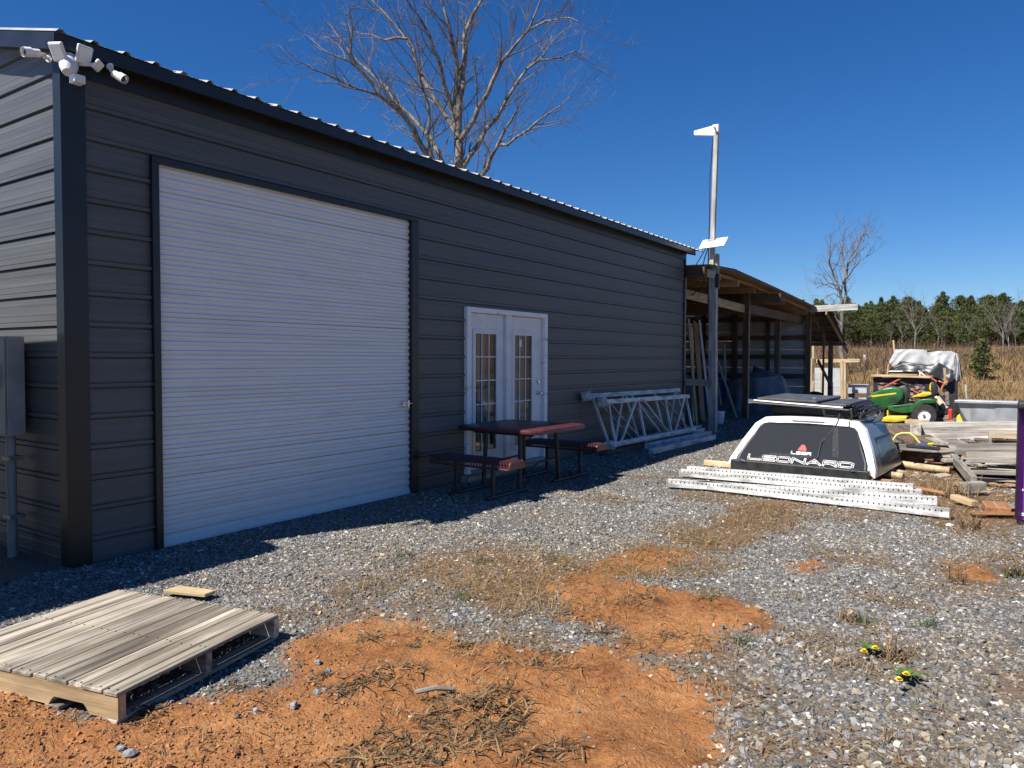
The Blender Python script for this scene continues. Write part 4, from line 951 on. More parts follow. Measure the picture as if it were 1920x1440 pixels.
board('beam', (20.0,5.12,3.14), (20.0,8.0,3.20), 0.18, 0.20, 'wood_brown', shed)
board('header', (14.90,5.88,2.93), (19.4,5.88,2.83), 0.05, 0.20, 'wood_tan', shed)
board('header', (19.4,5.84,2.85), (25.4,5.84,2.80), 0.06, 0.24, 'wood_brown', shed)
for (x, y) in ((14.93,5.80),(19.4,5.83),(23.1,6.0),(25.35,5.62),(25.35,8.0),(25.35,10.3),(19.4,12.4),(15.1,12.4)):
    board('post', (x,y,-0.05), (x,y,rz_(x,y)-0.14), 0.15 if x > 15.2 else 0.06, 0.15, 'wood_tan' if x in (14.93,) else 'wood_brown', shed, (1,0,0))
board('batten', (19.32,5.74,0.0), (19.32,5.74,2.8), 0.035, 0.04, 'wood_tan', shed, (1,0,0))
for z in (0.35, 0.98, 1.61, 2.24, 2.85):
    board('girt', (25.34,5.66,z), (25.34,12.5,z), 0.05, 0.14, 'wood_brown', shed)
for z0 in np.arange(0.05, 3.05, 0.3):
    obj('wall_sheet', MB().box((25.44,5.60,z0),(25.46,12.55,z0+0.292)), 'white_panel', shed, I4)
obj('gable_sheet', MB().prism([(5.6,3.046),(12.55,3.046),(12.55,rz_(25.45,12.55)-0.058),(5.6,rz_(25.45,5.6)-0.058)], 25.44, 25.46, 'x'), 'white_panel', shed, I4)
for y in (6.9, 9.1, 11.3): board('stud', (25.38,y,0), (25.38,y,3.05), 0.12, 0.06, 'wood_brown', shed, (1,0,0))
obj('rear_wall', MB().box((14.80,12.56,-0.05),(25.45,12.60,3.72)), 'siding_grey', shed, I4)
board('outrigger', (24.5,5.36,3.10), (24.5,4.02,3.12), 0.05, 0.19, 'wood_white', shed)
# awning behind the shed
aw = root('awning', 'low sloping awning roof on dark posts behind the open shed', 'awning', (27.5, 5.4, 0))
def az_(x): return 3.12-(x-25.5)*0.43
for i in range(6):
    y0 = 4.95+i*0.62
    for x0_ in (25.55,):
        Vs = [(25.5,y0,az_(25.5)),(27.75,y0,az_(27.75)),(27.75,y0+0.612,az_(27.75)),(25.5,y0+0.612,az_(25.5))]
        obj('roof_sheet', MB().add(Vs+[(x,y,z+0.012) for x,y,z in Vs], [(0,1,2,3),(7,6,5,4),(0,4,5,1),(1,5,6,2),(2,6,7,3),(3,7,4,0)]), 'wood_brown', aw, I4)
for x in (25.9, 26.5, 27.1, 27.65): board('purlin', (x,4.95,az_(x)-0.04), (x,8.6,az_(x)-0.04), 0.04, 0.06, 'wood_brown', aw)
board('rafter', (25.5,5.12,az_(25.5)-0.10), (28.3,4.95,az_(28.3)-0.12), 0.05, 0.12, 'wood_ply', aw)
board('header', (27.6,4.85,2.06), (27.6,8.5,2.06), 0.08, 0.12, 'wood_brown', aw)
board('post', (27.55,5.36,-0.1), (27.55,5.36,2.02), 0.14, 0.14, 'wood_brown', aw, (1,0,0))
board('post', (26.7,5.42,-0.1), (26.7,5.42,az_(26.7)-0.05), 0.06, 0.06, 'wood_brown', aw, (1,0,0))
board('brace', (26.5,5.55,1.5), (27.5,5.3,0.55), 0.05, 0.1, 'wood_brown', aw)
# leaning timber and clutter inside the shed
GL = 'timber leaning inside the open shed'
def lean(xt, yt, xb, yb, Yt, Yb, wd, th, mat, label):
    a = OY(xb, yb, Yb); a.z = max(a.z, 0.0); b = OY(xt, yt, Yt); tag(board('leaning_board', a, b, wd, th, mat, None, (0.25,1,0.1)), label, 'board', GL)
lean(1291,598,1306,796,6.3,5.95,0.09,0.03,'wood_tan','thin tan board leaning by the workshop corner inside the shed')
lean(1296,612,1301,792,6.6,6.2,0.12,0.03,'wood_tan','second tan board leaning behind the thin one at the corner')
lean(1303,603,1318,790,7.0,6.3,0.24,0.03,'wood_ply','wide brown plank leaning upright in the shed beside a white board')
lean(1311,600,1330,778,6.6,6.1,0.09,0.03,'wood_white','long white board leaning in the shed left of the antenna pole')
lean(1346,678,1381,790,6.9,6.0,0.15,0.04,'wood_grey','grey plank leaning at a slant between pole and shed post')
lean(1358,645,1361,740,8.0,7.6,0.13,0.03,'wood_white','short pale board standing upright deep inside the shed')
lean(1335,645,1352,760,7.8,7.0,0.10,0.03,'wood_tan','tan board leaning behind the antenna pole inside the shed')
def tub(x, y, Y, label):
    p = OY(x, y, Y); p.z = 0; rt = root('bucket', label, 'bucket', p)
    obj('body', MB().tube([(0,0,0),(0,0,0.02),(0,0,0.28)], [0.10,0.12,0.145], 18), 'white_paint', rt, smooth=40); obj('rim', MB().tube([(0,0,0.27),(0,0,0.30)], 0.152, 18), 'white_paint', rt, smooth=40)
tub(1347, 780, 5.85, 'white plastic bucket at the foot of the slanting plank')
# draped tarpaulins
def drape(name, cx, cy, sx2, sy2, h, mat, label, seed, rz=0.0, folds=9, top=None, amp=0.12, exp=3.0):
    rng2 = np.random.default_rng(seed); ph = rng2.uniform(0, 6.28, 8); rows = []
    na = 96
    for i, t in enumerate((0, 0.12, 0.28, 0.45, 0.6, 0.72, 0.82, 0.9, 0.96, 1.0)):
        r = []
        for k in range(na+1):
            a = 2*math.pi*k/na; c, s = math.cos(a), math.sin(a)
            sq = 1/((abs(c)**exp+abs(s)**exp)**(1/exp))
            f = 1+amp*(1-t)**0.8*(math.sin(a*folds+ph[0]+2*t)*0.6+math.sin(a*(folds*1.7)+ph[1])*0.35+math.sin(a*3+ph[2])*0.3)
            rr = sq*f*(1.12-0.30*t) if t < 0.82 else sq*f*(1.12-0.30*0.82)*(1-t)/0.18
            if t == 1.0: rr = 0
            hh = h*(1+0.16*math.sin(a+ph[3])+0.08*math.sin(2*a+ph[4])) if t > 0.5 else h
            z = h*t*(1 if t < 0.5 else 1)+ (hh-h)*(t-0.5 if t > 0.5 else 0)*1.6 + 0.03*h*math.sin(a*5+ph[5]+t*4)*(t > 0.05)
            r.append((sx2*rr*c, sy2*rr*s, max(z, 0.0)))
        rows.append(r)
    M = Matrix.Translation((cx, cy, 0)) @ Matrix.Rotation(rz, 4, 'Z')
    return tag(obj(name, MB().sheet(rows), mat, None, M, smooth=55), label, 'tarp')
drape('tarp_covered_machine', 23.2, 6.75, 1.0, 1.05, 1.10, 'tarp_grey', 'grey-blue tarpaulin draped over machinery in the shed', 3, 0.2)
drape('blue_tarp', 22.6, 8.1, 0.8, 0.7, 0.95, 'tarp_blue', 'dark blue tarpaulin heap deep in the shed', 5)
drape('tarp_bundle', 21.0, 9.2, 1.2, 1.4, 1.3, 'tarp_black', 'black tarpaulin covered pile at the back of the shed', 8)

# ================================================================== WHITE SIDED HUTS behind the shed
hut = root('coop', 'small white lap-sided coop with raw timber frame behind the awning', 'coop', (31.0, 4.8, 0))
def hutbox(xa, xb, za, zb, Xp, n, mat='white_panel', d=0.9):
    a = OX(xa, 720, Xp).y; b = OX(xb, 720, Xp).y; z0 = za; dz = (zb-za)/n
    for i in range(n): obj('lap_board', MB().prism([(0.02,0),(0.0,dz*1.0),(0.012,dz*1.0),(0.05,0)], b, a, 'y', Matrix.Translation((Xp,0,z0+i*dz))), mat, hut, I4)
    obj('side_wall', MB().box((Xp+0.06,b+0.02,za),(Xp+d,a-0.02,zb-0.01)), mat, hut, I4)
hutbox(1526, 1580, -0.2, OX(1570,690,31).z, 31.0, 7); hutbox(1590, 1625, -0.2, OX(1600,721,30.6).z, 30.6, 4)
def fpx(x, y, Xp): return OX(x, y, Xp)
board('rail', fpx(1513,677,29.9), fpx(1612,676,29.9), 0.05, 0.13, 'wood_fresh', hut)
for x, y0, y1, wd in ((1523,672,745,0.13),(1525,640,745,0.08),(1578,676,760,0.10),(1584,680,760,0.08),(1541,680,745,0.08)):
    p = fpx(x, y1, 29.8); p.z = -0.15; q = fpx(x, y0, 29.8); board('post', p, q, wd, 0.08, 'wood_fresh', hut, (1,0,0))
board('sill', fpx(1578,742,30.4), fpx(1625,741,30.4), 0.06, 0.16, 'wood_brown', hut)
for i, (x, y, s) in enumerate(((1500,735,0.28),(1525,738,0.32))):
    p = OX(x, y, 26.2); rt = root('scrap_tyre', 'old black tyre lying by the shed corner post', 'tyre', (26.2, p.y, 0), 0, 'tyres by the shed corner')
    obj('tyre', MB().disc_wheel((0,0,0), s*0.55, s, -0.1, 0.1), 'rubber', rt, Matrix.Translation((26.2, p.y, 0.2+i*0.05)) @ Matrix.Rotation(1.2, 4, 'Y'), smooth=40)

# ================================================================== TRUCK CAP (topper) with lettering
FLp, FRp = G(1369,870,0.10), G(1633,901,0.10)
cyaw = rad(6.5); tw = 1.86; tl = 1.72; th = 0.66
mid = (FLp+FRp)/2
cap = root('truck_cap', 'white and grey truck bed cap lying on boards, lettered rear window', 'truck cap', (mid.x+0.06, mid.y, 0.10), rad(-4.5))
# local: x = away from rear window, y = left(+)/right(-)
def cap_ring(x, hb, ht, zt): 
    return [(x,-hb,0.0),(x,-hb*0.985,0.10),(x,-(hb*0.60+ht*0.40),zt*0.5),(x,-(hb*0.18+ht*0.82),zt*0.84),(x,-ht*0.90,zt*0.97),(x,-ht*0.5,zt),(x,0,zt*1.01),(x,ht*0.5,zt),(x,ht*0.90,zt*0.97),(x,hb*0.18+ht*0.82,zt*0.84),(x,hb*0.60+ht*0.40,zt*0.5),(x,hb*0.985,0.10),(x,hb,0.0)]
hb, ht = 0.93, 0.66
def slope_x(z): return 0.52*z/th        # rear face leans forward
def lean_ring(r, x0): return [(x0+slope_x(p[2]), p[1], p[2]) for p in r]
R0 = lean_ring(cap_ring(0, hb, ht, th), 0.0); R1 = cap_ring(tl-0.15, hb*0.97, ht*0.98, th*1.0); R2 = cap_ring(tl, hb*0.95, ht*0.93, th*0.9)
R1a = [(p[0]+0.10, p[1], p[2]) for p in R0]
Rm = [tuple((Vector(a)*0.5+Vector(b)*0.5)) for a, b in zip(R1a, R1)]
obj('shell', MB().sheet([R1a, Rm, R1, R2, [(tl+0.02, p[1]*0.05, p[2]) for p in R2]]), 'topper_grey', cap, smooth=50)
# white rear frame: band between outer outline and inner window outline
inner = [(p[0]-0.0, p[1]*0.90, 0.055+(p[2])*0.80) for p in R0]
inner = [(slope_x(p[2]), p[1], p[2]) for p in inner]
OUT = lean_ring([(0, p[1], p[2]) for p in cap_ring(0, hb, ht, th)], -0.004)
OUTb = [(p[0]+0.105, p[1], p[2]+0.0015) for p in OUT]
mb = MB().sheet([OUTb, OUT, inner]); obj('rear_frame', mb, 'topper_white', cap, smooth=30)
# dark glass hatch
gl = [(slope_x(z)-0.006, y, z) for y, z in ((-0.80,0.035),(-0.78,0.16),(-0.66,0.40),(-0.615,0.505),(-0.57,0.545),(-0.5,0.56),(0.5,0.56),(0.57,0.545),(0.615,0.505),(0.66,0.40),(0.78,0.16),(0.80,0.035))]
glb = [(x+0.012, y, z) for x, y, z in gl]; n = len(gl)
obj('rear_window', MB().add(gl+glb, [tuple(range(n)), tuple(range(n, 2*n))[::-1]]+[(i, (i+1) % n, n+(i+1) % n, n+i) for i in range(n)]), 'glass_tint', cap)
fx = [(slope_x(p[2])-0.009, p[1]*1.03, 0.03+(p[2]-0.03)*1.035) for p in gl]
obj('window_gasket', MB().sheet([fx+[fx[0]], [(p[0]-0.002, p[1], p[2]) for p in gl]+[gl[0]]]), 'black_plastic', cap)
obj('rear_rail', MB().box((-0.045,-0.87,-0.06),(0.045,0.87,0.085)), 'black_plastic', cap, bevel=0.012, seg=2)
for s in (-1, 1):
    obj('hatch_handle', MB().tube([(-0.02,s*0.74,0.075),(-0.05,s*0.70,0.085),(-0.045,s*0.66,0.07)], [0.018,0.02,0.014], 10), 'chrome', cap, smooth=40)
    # side windows
    def sp_(x, z): 
        y = float(np.interp(z, [0.0,0.066,0.33,0.554,0.64], [hb*0.985,hb*0.98,hb*0.585+ht*0.40,hb*0.175+ht*0.81,ht*0.89])); return (x, s*(y+0.006), z)
    wn = [sp_(0.48,0.12),sp_(1.42,0.12),sp_(1.42,0.40),sp_(0.66,0.40)]; wo = [sp_(0.42,0.09),sp_(1.48,0.09),sp_(1.48,0.43),sp_(0.62,0.43)]
    wo = [(x, y+s*0.004, z) for x, y, z in wo]; wn2 = [(x, y+s*0.006, z) for x, y, z in wn]
    obj('side_window', MB().add(wn2, [(0,1,2,3)]), 'glass_house', cap)
    obj('window_frame', MB().sheet([wo+[wo[0]], [(x, y+s*0.004, z) for x, y, z in wn2]+[(wn2[0][0], wn2[0][1]+s*0.004, wn2[0][2])]]), 'black_plastic', cap)
obj('brake_light', MB().box((slope_x(0.60)-0.012,-0.2,0.600),(slope_x(0.60)+0.02,0.22,0.622)), 'steel_dull', cap, bevel=0.004)
obj('spoiler_fin', MB().prism([(1.05,0.60),(1.58,0.62),(1.68,0.74),(1.55,0.70)], -0.66, -0.63, 'y'), 'topper_grey', cap)
# lettering on the glass: local u to the right (=-y), v up along glass
ga = math.atan2(0.52, th); Mg = WM(cap) @ Matrix.Translation((-0.0085, 0, 0)) @ Matrix(((0,math.sin(ga),-math.cos(ga),0),(-1,0,0,0),(0,math.cos(ga),math.sin(ga),0),(0,0,0,1)))
def strokes(mb, segs, ox, oy, sx, sy, wd):
    for poly in segs:
        for (a, b) in zip(poly[:-1], poly[1:]):
            p = Vector((ox+a[0]*sx, oy+a[1]*sy, 0)); q = Vector((ox+b[0]*sx, oy+b[1]*sy, 0)); d = (q-p)
            if d.length < 1e-6: continue
            d.normalize(); nn = Vector((-d.y, d.x, 0))*wd/2; e = d*wd/2
            mb.add([p-e-nn, q+e-nn, q+e+nn, p-e+nn], [(0,1,2,3)])
FONT = {'L': [[(0,1),(0,0),(1,0)]], 'E': [[(1,1),(0,1),(0,0),(1,0)],[(0,0.5),(0.9,0.5)]], 'O': [[(0.12,1),(0.88,1),(1,0.8),(1,0.2),(0.88,0),(0.12,0),(0,0.2),(0,0.8),(0.12,1)]],
        'N': [[(0,0),(0,1),(1,0),(1,1)]], 'A': [[(0,0),(0.5,1),(1,0)],[(0.22,0.35),(0.78,0.35)]], 'R': [[(0,0),(0,1),(0.88,1),(1,0.85),(1,0.6),(0.88,0.45),(0,0.45)],[(0.55,0.45),(1,0)]],
        'D': [[(0,0),(0,1),(0.8,1),(1,0.8),(1,0.2),(0.8,0),(0,0)]]}
lw = MB(); lk = MB(); u = -0.68; adv = 1.36/7
for ch in 'LEONARD':
    strokes(lw, FONT[ch], u+0.012, 0.125, adv*0.80, 0.064, 0.026); strokes(lk, FONT[ch], u+0.012, 0.125, adv*0.80, 0.064, 0.014); u += adv
obj('lettering', lw, 'decal_white', cap, Mg)
obj('lettering_core', lk, 'decal_dark', cap, Mg @ Matrix.Translation((0,0,0.0016)))
ll = MB(); u = -0.123
for ch in 'LEER': strokes(ll, FONT[ch], u, 0.258, 0.048, 0.034, 0.012); u += 0.066
obj('logo_lettering', ll, 'decal_white', cap, Mg @ Matrix.Translation((0,0,0.0012)))
lg = MB(); lg.add([(-0.055,0.316,0),(0.06,0.316,0),(0.05,0.356,0),(0.018,0.405,0),(-0.016,0.405,0)], [(0,1,2,3,4)]); lg.add([(-0.012,0.323,0.001),(0.03,0.323,0.001),(0.012,0.358,0.001)], [(0,1,2)]) 
obj('logo_mark', lg, 'decal_red', cap, Mg @ Matrix.Translation((0,0,0.0012)))
# boards carrying the cap
Gb = 'boards under the truck cap'
tag(board('support_board', G(1322,867,0.035), G(1375,872,0.035), 0.10, 0.07, 'wood_fresh'), 'pale board end sticking out left under the truck cap', 'board', Gb)
tag(board('support_board', G(1375,878,0.03), G(1672,905,0.03), 0.11, 0.06, 'wood_rust'), 'reddish board lying under the lower edge of the truck cap', 'board', Gb)
tag(board('support_board', G(1600,866,0.03), G(1694,888,0.03), 0.10, 0.06, 'wood_fresh'), 'tan board poking out right beneath the truck cap', 'board', Gb)
# folded bed cover panels and rails stacked on the cap
def Lc(x, y, z): return WM(cap) @ Vector((x, y, z))
tc_ = root('bed_cover', 'folded black truck bed cover panels stacked on the truck cap', 'bed cover', Lc(1.2, 0.1, th))
def slab(name, P, t, mat, par, bev=0.006):
    P = [Vector(p) for p in P]; n_ = (P[1]-P[0]).cross(P[3]-P[0]).normalized()*t
    if n_.z < 0: n_ = -n_
    mb = MB().add(P+[p+n_ for p in P], [(0,1,2,3),(7,6,5,4),(0,4,5,1),(1,5,6,2),(2,6,7,3),(3,7,4,0)]); return obj(name, mb, mat, par, I4, bevel=bev)
zc = th+0.10
slab('panel', [Lc(0.62,0.76,zc+0.11),Lc(0.62,-0.05,zc+0.09),Lc(1.8,-0.05,zc+0.11),Lc(1.8,0.76,zc+0.13)], 0.03, 'black_cover', tc_)
slab('panel', [Lc(0.60,0.74,zc+0.075),Lc(0.60,-0.07,zc+0.055),Lc(1.78,-0.07,zc+0.075),Lc(1.78,0.74,zc+0.095)], 0.027, 'black_cover', tc_)
slab('panel', [Lc(0.64,-0.10,zc+0.065),Lc(0.64,-0.42,zc+0.055),Lc(1.9,-0.45,zc+0.07),Lc(1.9,-0.10,zc+0.08)], 0.03, 'black_cover', tc_)
obj('edge_rail', MB().tube([Lc(0.56,0.80,zc+0.10),Lc(0.57,-0.40,zc+0.045)], 0.018, 8), 'steel_dull', tc_, I4, smooth=40)
obj('edge_rail', MB().tube([Lc(0.54,0.80,zc+0.07),Lc(0.55,-0.48,zc+0.02)], 0.014, 8), 'black_plastic', tc_, I4, smooth=40)
obj('corner_clamp', MB().tube([Lc(0.60,0.72,zc+0.09),Lc(0.54,0.86,zc+0.09)], [0.03,0.035], 10), 'chrome', tc_, I4, smooth=40)
obj('latch', MB().box((-0.03,-0.03,0),(0.03,0.03,0.03)), 'chrome', tc_, Matrix.Translation(Lc(0.80,0.03,zc+0.13)), bevel=0.006)
obj('spacer', MB().box((0.75,-0.50,th+0.0),(1.55,0.62,th+0.13)), 'black_plastic', tc_, WM(cap), bevel=0.02)
GR = 'roof rack bars on the truck cap'
for i in range(7):
    y = -0.46-0.035*i; z = zc+0.075-0.018*i+random.uniform(0,0.02)
    tag(obj('rack_bar', MB().tube([Lc(0.62+0.05*i,y,z), Lc(1.3,y-0.03*(i % 2),z+0.02), Lc(1.75,y+0.02,z+0.01)], 0.013, 7), 'black_plastic', None, None, smooth=40), 'thin black rail in the bundle on top of the truck cap', 'rail', GR)
rk = root('roof_rack', 'black tubular roof rack with crossbars bolted to the truck cap', 'roof rack', Lc(1.3,-0.5,th))
obj('side_rail', MB().tube([Lc(0.62,-0.60,th+0.03),Lc(0.75,-0.60,th+0.075),Lc(1.5,-0.60,th+0.075),Lc(1.6,-0.60,th+0.03)], 0.02, 8), 'black_plastic', rk, I4, smooth=40)
for x in (0.8, 1.15, 1.5): obj('crossbar', MB().tube([Lc(x,-0.62,th+0.07),Lc(x,0.6,th+0.07)], 0.016, 8), 'black_plastic', rk, I4, smooth=40)
tag(obj('bungee_cord', MB().tube([Lc(0.75,-0.36,zc+0.06),Lc(0.60,-0.36,zc-0.01),Lc(0.48,-0.36,th-0.05),Lc(0.34,-0.26,0.42),Lc(0.26,-0.22,0.36),Lc(0.12,-0.22,0.17)], 0.011, 7), 'black_plastic', None, None, smooth=60), 'black hooked strap hanging over the lettered rear window', 'strap')
tag(obj('strap_end', MB().tube([Lc(0.62,-0.50,th+0.02),Lc(0.5,-0.50,th-0.03),Lc(0.42,-0.52,0.52)], 0.012, 7), 'black_plastic', None, None, smooth=60), 'short black strap end on the cap, beside the hooked strap', 'strap')

# ================================================================== LAWN TRACTOR
TX = 20.3
lt = root('lawn_tractor', 'green riding lawn tractor with yellow seat and yellow mowing deck', 'lawn tractor', (TX+0.3, 2.3, 0))
def q2(x, y): p = OX(1600+x/6.0, 640+y/6.0, TX); return (p.y, p.z)
def sil(name, pts, x0, x1, mat, bevel=0.02, seg=2, par=lt): return obj(name, MB().prism([q2(*p) for p in pts], TX+x0, TX+x1, 'x'), mat, par, I4, bevel=bevel, seg=seg, smooth=35)
hood = sil('hood', [(165,615),(200,585),(330,532),(430,515),(520,530),(560,570),(555,640),(500,700),(400,745),(320,765),(225,730),(190,660)], 0.05, 0.55, 'green_paint', 0.035, 3)
sil('grille', [(140,640),(185,615),(215,730),(330,775),(150,775),(135,700)], 0.08, 0.52, 'black_plastic', 0.015)
sil('hood_stripe', [(185,612),(480,578),(485,594),(215,632)], 0.040, 0.060, 'yellow_paint', 0.003)
sil('headlight', [(140,640),(175,615),(195,625),(165,648)], 0.06, 0.20, 'chrome', 0.006)
sil('chassis', [(120,760),(640,700),(920,700),(940,790),(800,830),(420,830),(130,800)], 0.15, 0.45, 'black_plastic', 0.01)
sil('dash_panel', [(520,540),(580,500),(620,540),(600,700),(545,700)], 0.15, 0.45, 'black_plastic', 0.02)
sil('footboard', [(385,725),(480,720),(690,700),(680,745),(640,800),(560,805),(450,785),(390,765)], -0.05, 0.65, 'green_paint', 0.02)
sil('fender', [(640,745),(700,680),(780,650),(880,645),(925,660),(920,695),(800,700),(725,730),(660,800),(640,800)], -0.10, 0.70, 'green_paint', 0.02)
sil('seat', [(625,635),(700,605),(780,572),(870,578),(880,600),(800,625),(710,630)], 0.08, 0.52, 'yellow_paint', 0.015)
sil('seat_base', [(735,625),(875,600),(890,655),(750,655)], 0.12, 0.48, 'black_plastic', 0.01)
sil('seat_back', [(868,470),(905,460),(935,520),(925,600),(880,610),(868,570)], 0.08, 0.52, 'black_plastic', 0.02)
sil('seat_back_pad', [(850,500),(862,470),(884,462),(884,545),(866,562),(850,545)], 0.10, 0.50, 'yellow_paint', 0.012)
yw_, zw_ = q2(590, 488); sw_ = [(TX+0.30+0.18*math.cos(t), yw_+0.16*math.sin(t), zw_+0.07*math.sin(t)) for t in np.linspace(0, 2*math.pi, 25)]
obj('steering_wheel', MB().tube(sw_, 0.016, 8, cap=False).tube([(TX+0.30, yw_, zw_-0.02), (TX+0.30, yw_+0.05, zw_-0.2)], 0.022, 8).bar((TX+0.13, yw_, zw_), (TX+0.47, yw_, zw_), 0.03, 0.015), 'black_plastic', lt, I4, smooth=50)
for i in range(5): sil('hood_vent', [(400+i*22,630),(412+i*22,628),(404+i*22,690),(392+i*22,693)], 0.042, 0.054, 'black_plastic', 0.001, 1)
for (x, y, x2, y2) in ((640,600,610,545),(905,640,915,585)): obj('lever', MB().tube([(TX+0.02,)+q2(x, y), (TX+0.0,)+q2(x2, y2)], [0.009, 0.013], 6), 'black_plastic', lt, I4, smooth=40)
sil('step_mat', [(450,738),(640,718),(650,726),(460,750)], -0.056, -0.045, 'black_plastic', 0.001, 1)
sil('axle', [(240,835),(285,835),(285,850),(240,850)], -0.05, 0.65, 'steel_dull', 0.004, 1)
sil('deck', [(330,895),(350,850),(400,835),(600,835),(620,845),(590,890),(480,905)], -0.22, 0.75, 'yellow_paint', 0.02)
sil('deck_lift', [(385,775),(402,770),(402,840),(385,840)], -0.12, -0.09, 'yellow_paint', 0.004)
def twheel(cx, cy, R, x0, x1, rimr):
    y, z = q2(cx, cy)
    wl = obj('wheel', MB().disc_wheel((0,0,0), rimr, R, x0, x1, 28), 'rubber', lt, Matrix.Translation((TX,y,z)), smooth=40)
    obj('rim', MB().tube([(x0+0.05,0,0),(x0+0.03,0,0),(x1-0.05,0,0)], [rimr*0.4,rimr*1.0,rimr], 20), 'white_paint', wl, smooth=40)
    obj('hub', MB().tube([(x0-0.0,0,0),(x0+0.06,0,0)], rimr*0.22, 10), 'steel_dull', wl, smooth=40)
twheel(800, 832, 0.275, -0.13, 0.10, 0.14); twheel(800, 832, 0.275, 0.52, 0.75, 0.14); twheel(262, 850, 0.19, -0.08, 0.08, 0.09); twheel(262, 850, 0.19, 0.52, 0.68, 0.09)
tb = board('timber', OX(1697,790,TX-0.35), OX(1743,791,TX-0.35), 0.12, 0.09, 'wood_fresh'); tag(tb, 'pale timber block lying beside the tractor deck and wheel', 'timber')

# ================================================================== TARPED LOAD behind the tractor
LXp = 21.9
ld = root('tarped_cart', 'wood-topped cart wrapped in brown plastic behind the lawn tractor', 'cart', (LXp, 2.6, 0))
def q3(x, y, X=LXp): p = OX(1600+x/6.0, 640+y/6.0, X); return (p.y, p.z)
def sil3(name, pts, x0, x1, mat, par=ld, X=LXp, bevel=0.006, seg=1, smooth=None): return obj(name, MB().prism([q3(*p, X) for p in pts], X+x0, X+x1, 'x'), mat, par, I4, bevel=bevel, seg=seg, smooth=smooth)
yl, zt_ = q3(205, 378); yr, zr_ = q3(872, 405)
board('top_board', (LXp+0.35, yl, zt_-0.02), (LXp+0.35, yr, zr_-0.0), 0.9, 0.045, 'wood_fresh', ld)
board('rear_board', (LXp+0.55, q3(380,380)[0], q3(380,378)[1]+0.01), (LXp+0.55, q3(700,385)[0], q3(700,385)[1]+0.012), 0.3, 0.03, 'wood_tan', ld)
sil3('end_panel', [(222,405),(280,405),(280,780),(222,780)], 0.02, 0.7, 'black_plastic')
sil3('end_panel', [(800,418),(870,418),(870,880),(800,880)], 0.02, 0.7, 'black_plastic')
# crumpled plastic: displaced sheet
yA, zA = q3(282, 415); yB, zB = q3(798, 700); rows = []
for i in range(22):
    r = []
    for j in range(34):
        u, v = i/21, j/33; yy = yA+(yB-yA)*v; zz = zA+(zB-zA)*u
        cr = float(fbm(np.array([v*7.0]), np.array([u*13.0]), 61, 4)[0])-0.5
        r.append((LXp+0.03+0.16*cr, yy, zz))
    rows.append(r)
obj('plastic_wrap', MB().sheet(rows), 'plastic_brown', ld, I4, smooth=50)
obj('backing', MB().box((LXp+0.16,yB,0.05),(LXp+0.7,yA,zA)), 'black_plastic', ld, I4)
for (a, b) in (((560,405),(290,540)), ((650,535),(740,585)), ((830,378),(940,450))):
    p = q3(*a); q = q3(*b); obj('strap', MB().bar((LXp-0.06,p[0],p[1]), (LXp-0.06,q[0],q[1]), 0.006, 0.035, (0,0,1)), 'orange_strap', ld, I4)
# tall tarped stack with white and black sheets
TX2 = 22.9
ts = root('tarped_stack', 'tall stack covered by white and black tarpaulins behind the tractor', 'tarped stack', (TX2+0.5, 2.3, 0))
def q4(x, y): return q3(x, y, TX2)
def hang(name, top, bot, mat, xo, depth=0.0, nseg=30, amp=0.05, seed=1, rowsN=10):
    """a hanging sheet between two outlines given left to right"""
    rg = np.random.default_rng(seed); ph = rg.uniform(0, 6, 3); T = np.array([q4(*p) for p in top]); B = np.array([q4(*p) for p in bot]); rows = []
    tt = np.linspace(0, 1, nseg)
    def samp(Pl): s = np.linspace(0, 1, len(Pl)); return np.stack([np.interp(tt, s, Pl[:, 0]), np.interp(tt, s, Pl[:, 1])], 1)
    T, B = samp(T), samp(B)
    for i in range(rowsN):
        v = i/(rowsN-1); r = []
        for k in range(nseg):
            y, z = T[k]*(1-v)+B[k]*v
            r.append((TX2+xo-depth*math.sin(v*1.2)+amp*v*(math.sin(tt[k]*19+ph[0]+2*v)*0.6+math.sin(tt[k]*7+ph[1])*0.6)+0.05*(float(fbm(np.array([tt[k]*6.]), np.array([v*6.]), seed, 3)[0])-0.5), y, z))
        rows.append(r)
    return obj(name, MB().sheet(rows), mat, ts, I4, smooth=55)
obj('crate', MB().prism([q4(400,350),q4(1140,440),q4(1140,900),q4(400,900)], TX2+0.1, TX2+1.3, 'x'), 'black_plastic', ts, I4)
obj('upper_crate', MB().prism([q4(480,100),q4(1130,118),q4(1170,420),q4(430,300)], TX2+0.12, TX2+1.2, 'x'), 'tarp_grey', ts, I4)
hang('white_tarp', [(470,90),(640,88),(825,95)], [(398,235),(440,285),(520,250),(700,260),(855,290)], 'tarp_white', 0.06, 0.05, seed=2)
hang('white_tarp', [(820,125),(960,108),(1100,108),(1145,130)], [(850,290),(960,250),(1040,290),(1130,330)], 'tarp_white', 0.04, 0.04, seed=4)
hang('white_tarp', [(1140,125),(1165,135),(1180,170)], [(1090,330),(1150,450),(1215,420)], 'tarp_white', 0.08, 0.0, seed=6, nseg=14, amp=0.09)
hang('black_tarp', [(430,295),(560,225),(720,250),(850,265),(960,235),(1060,290),(1130,350)], [(395,330),(560,335),(720,340),(800,340),(880,390),(1000,430),(1060,460),(1130,450)], 'tarp_black', -0.05, 0.10, nseg=50, seed=9, amp=0.07)
hang('black_tarp', [(1150,165),(1185,200),(1205,300)], [(1120,440),(1170,460),(1225,410)], 'tarp_black', 0.3, 0.1, nseg=16, seed=12, amp=0.12)
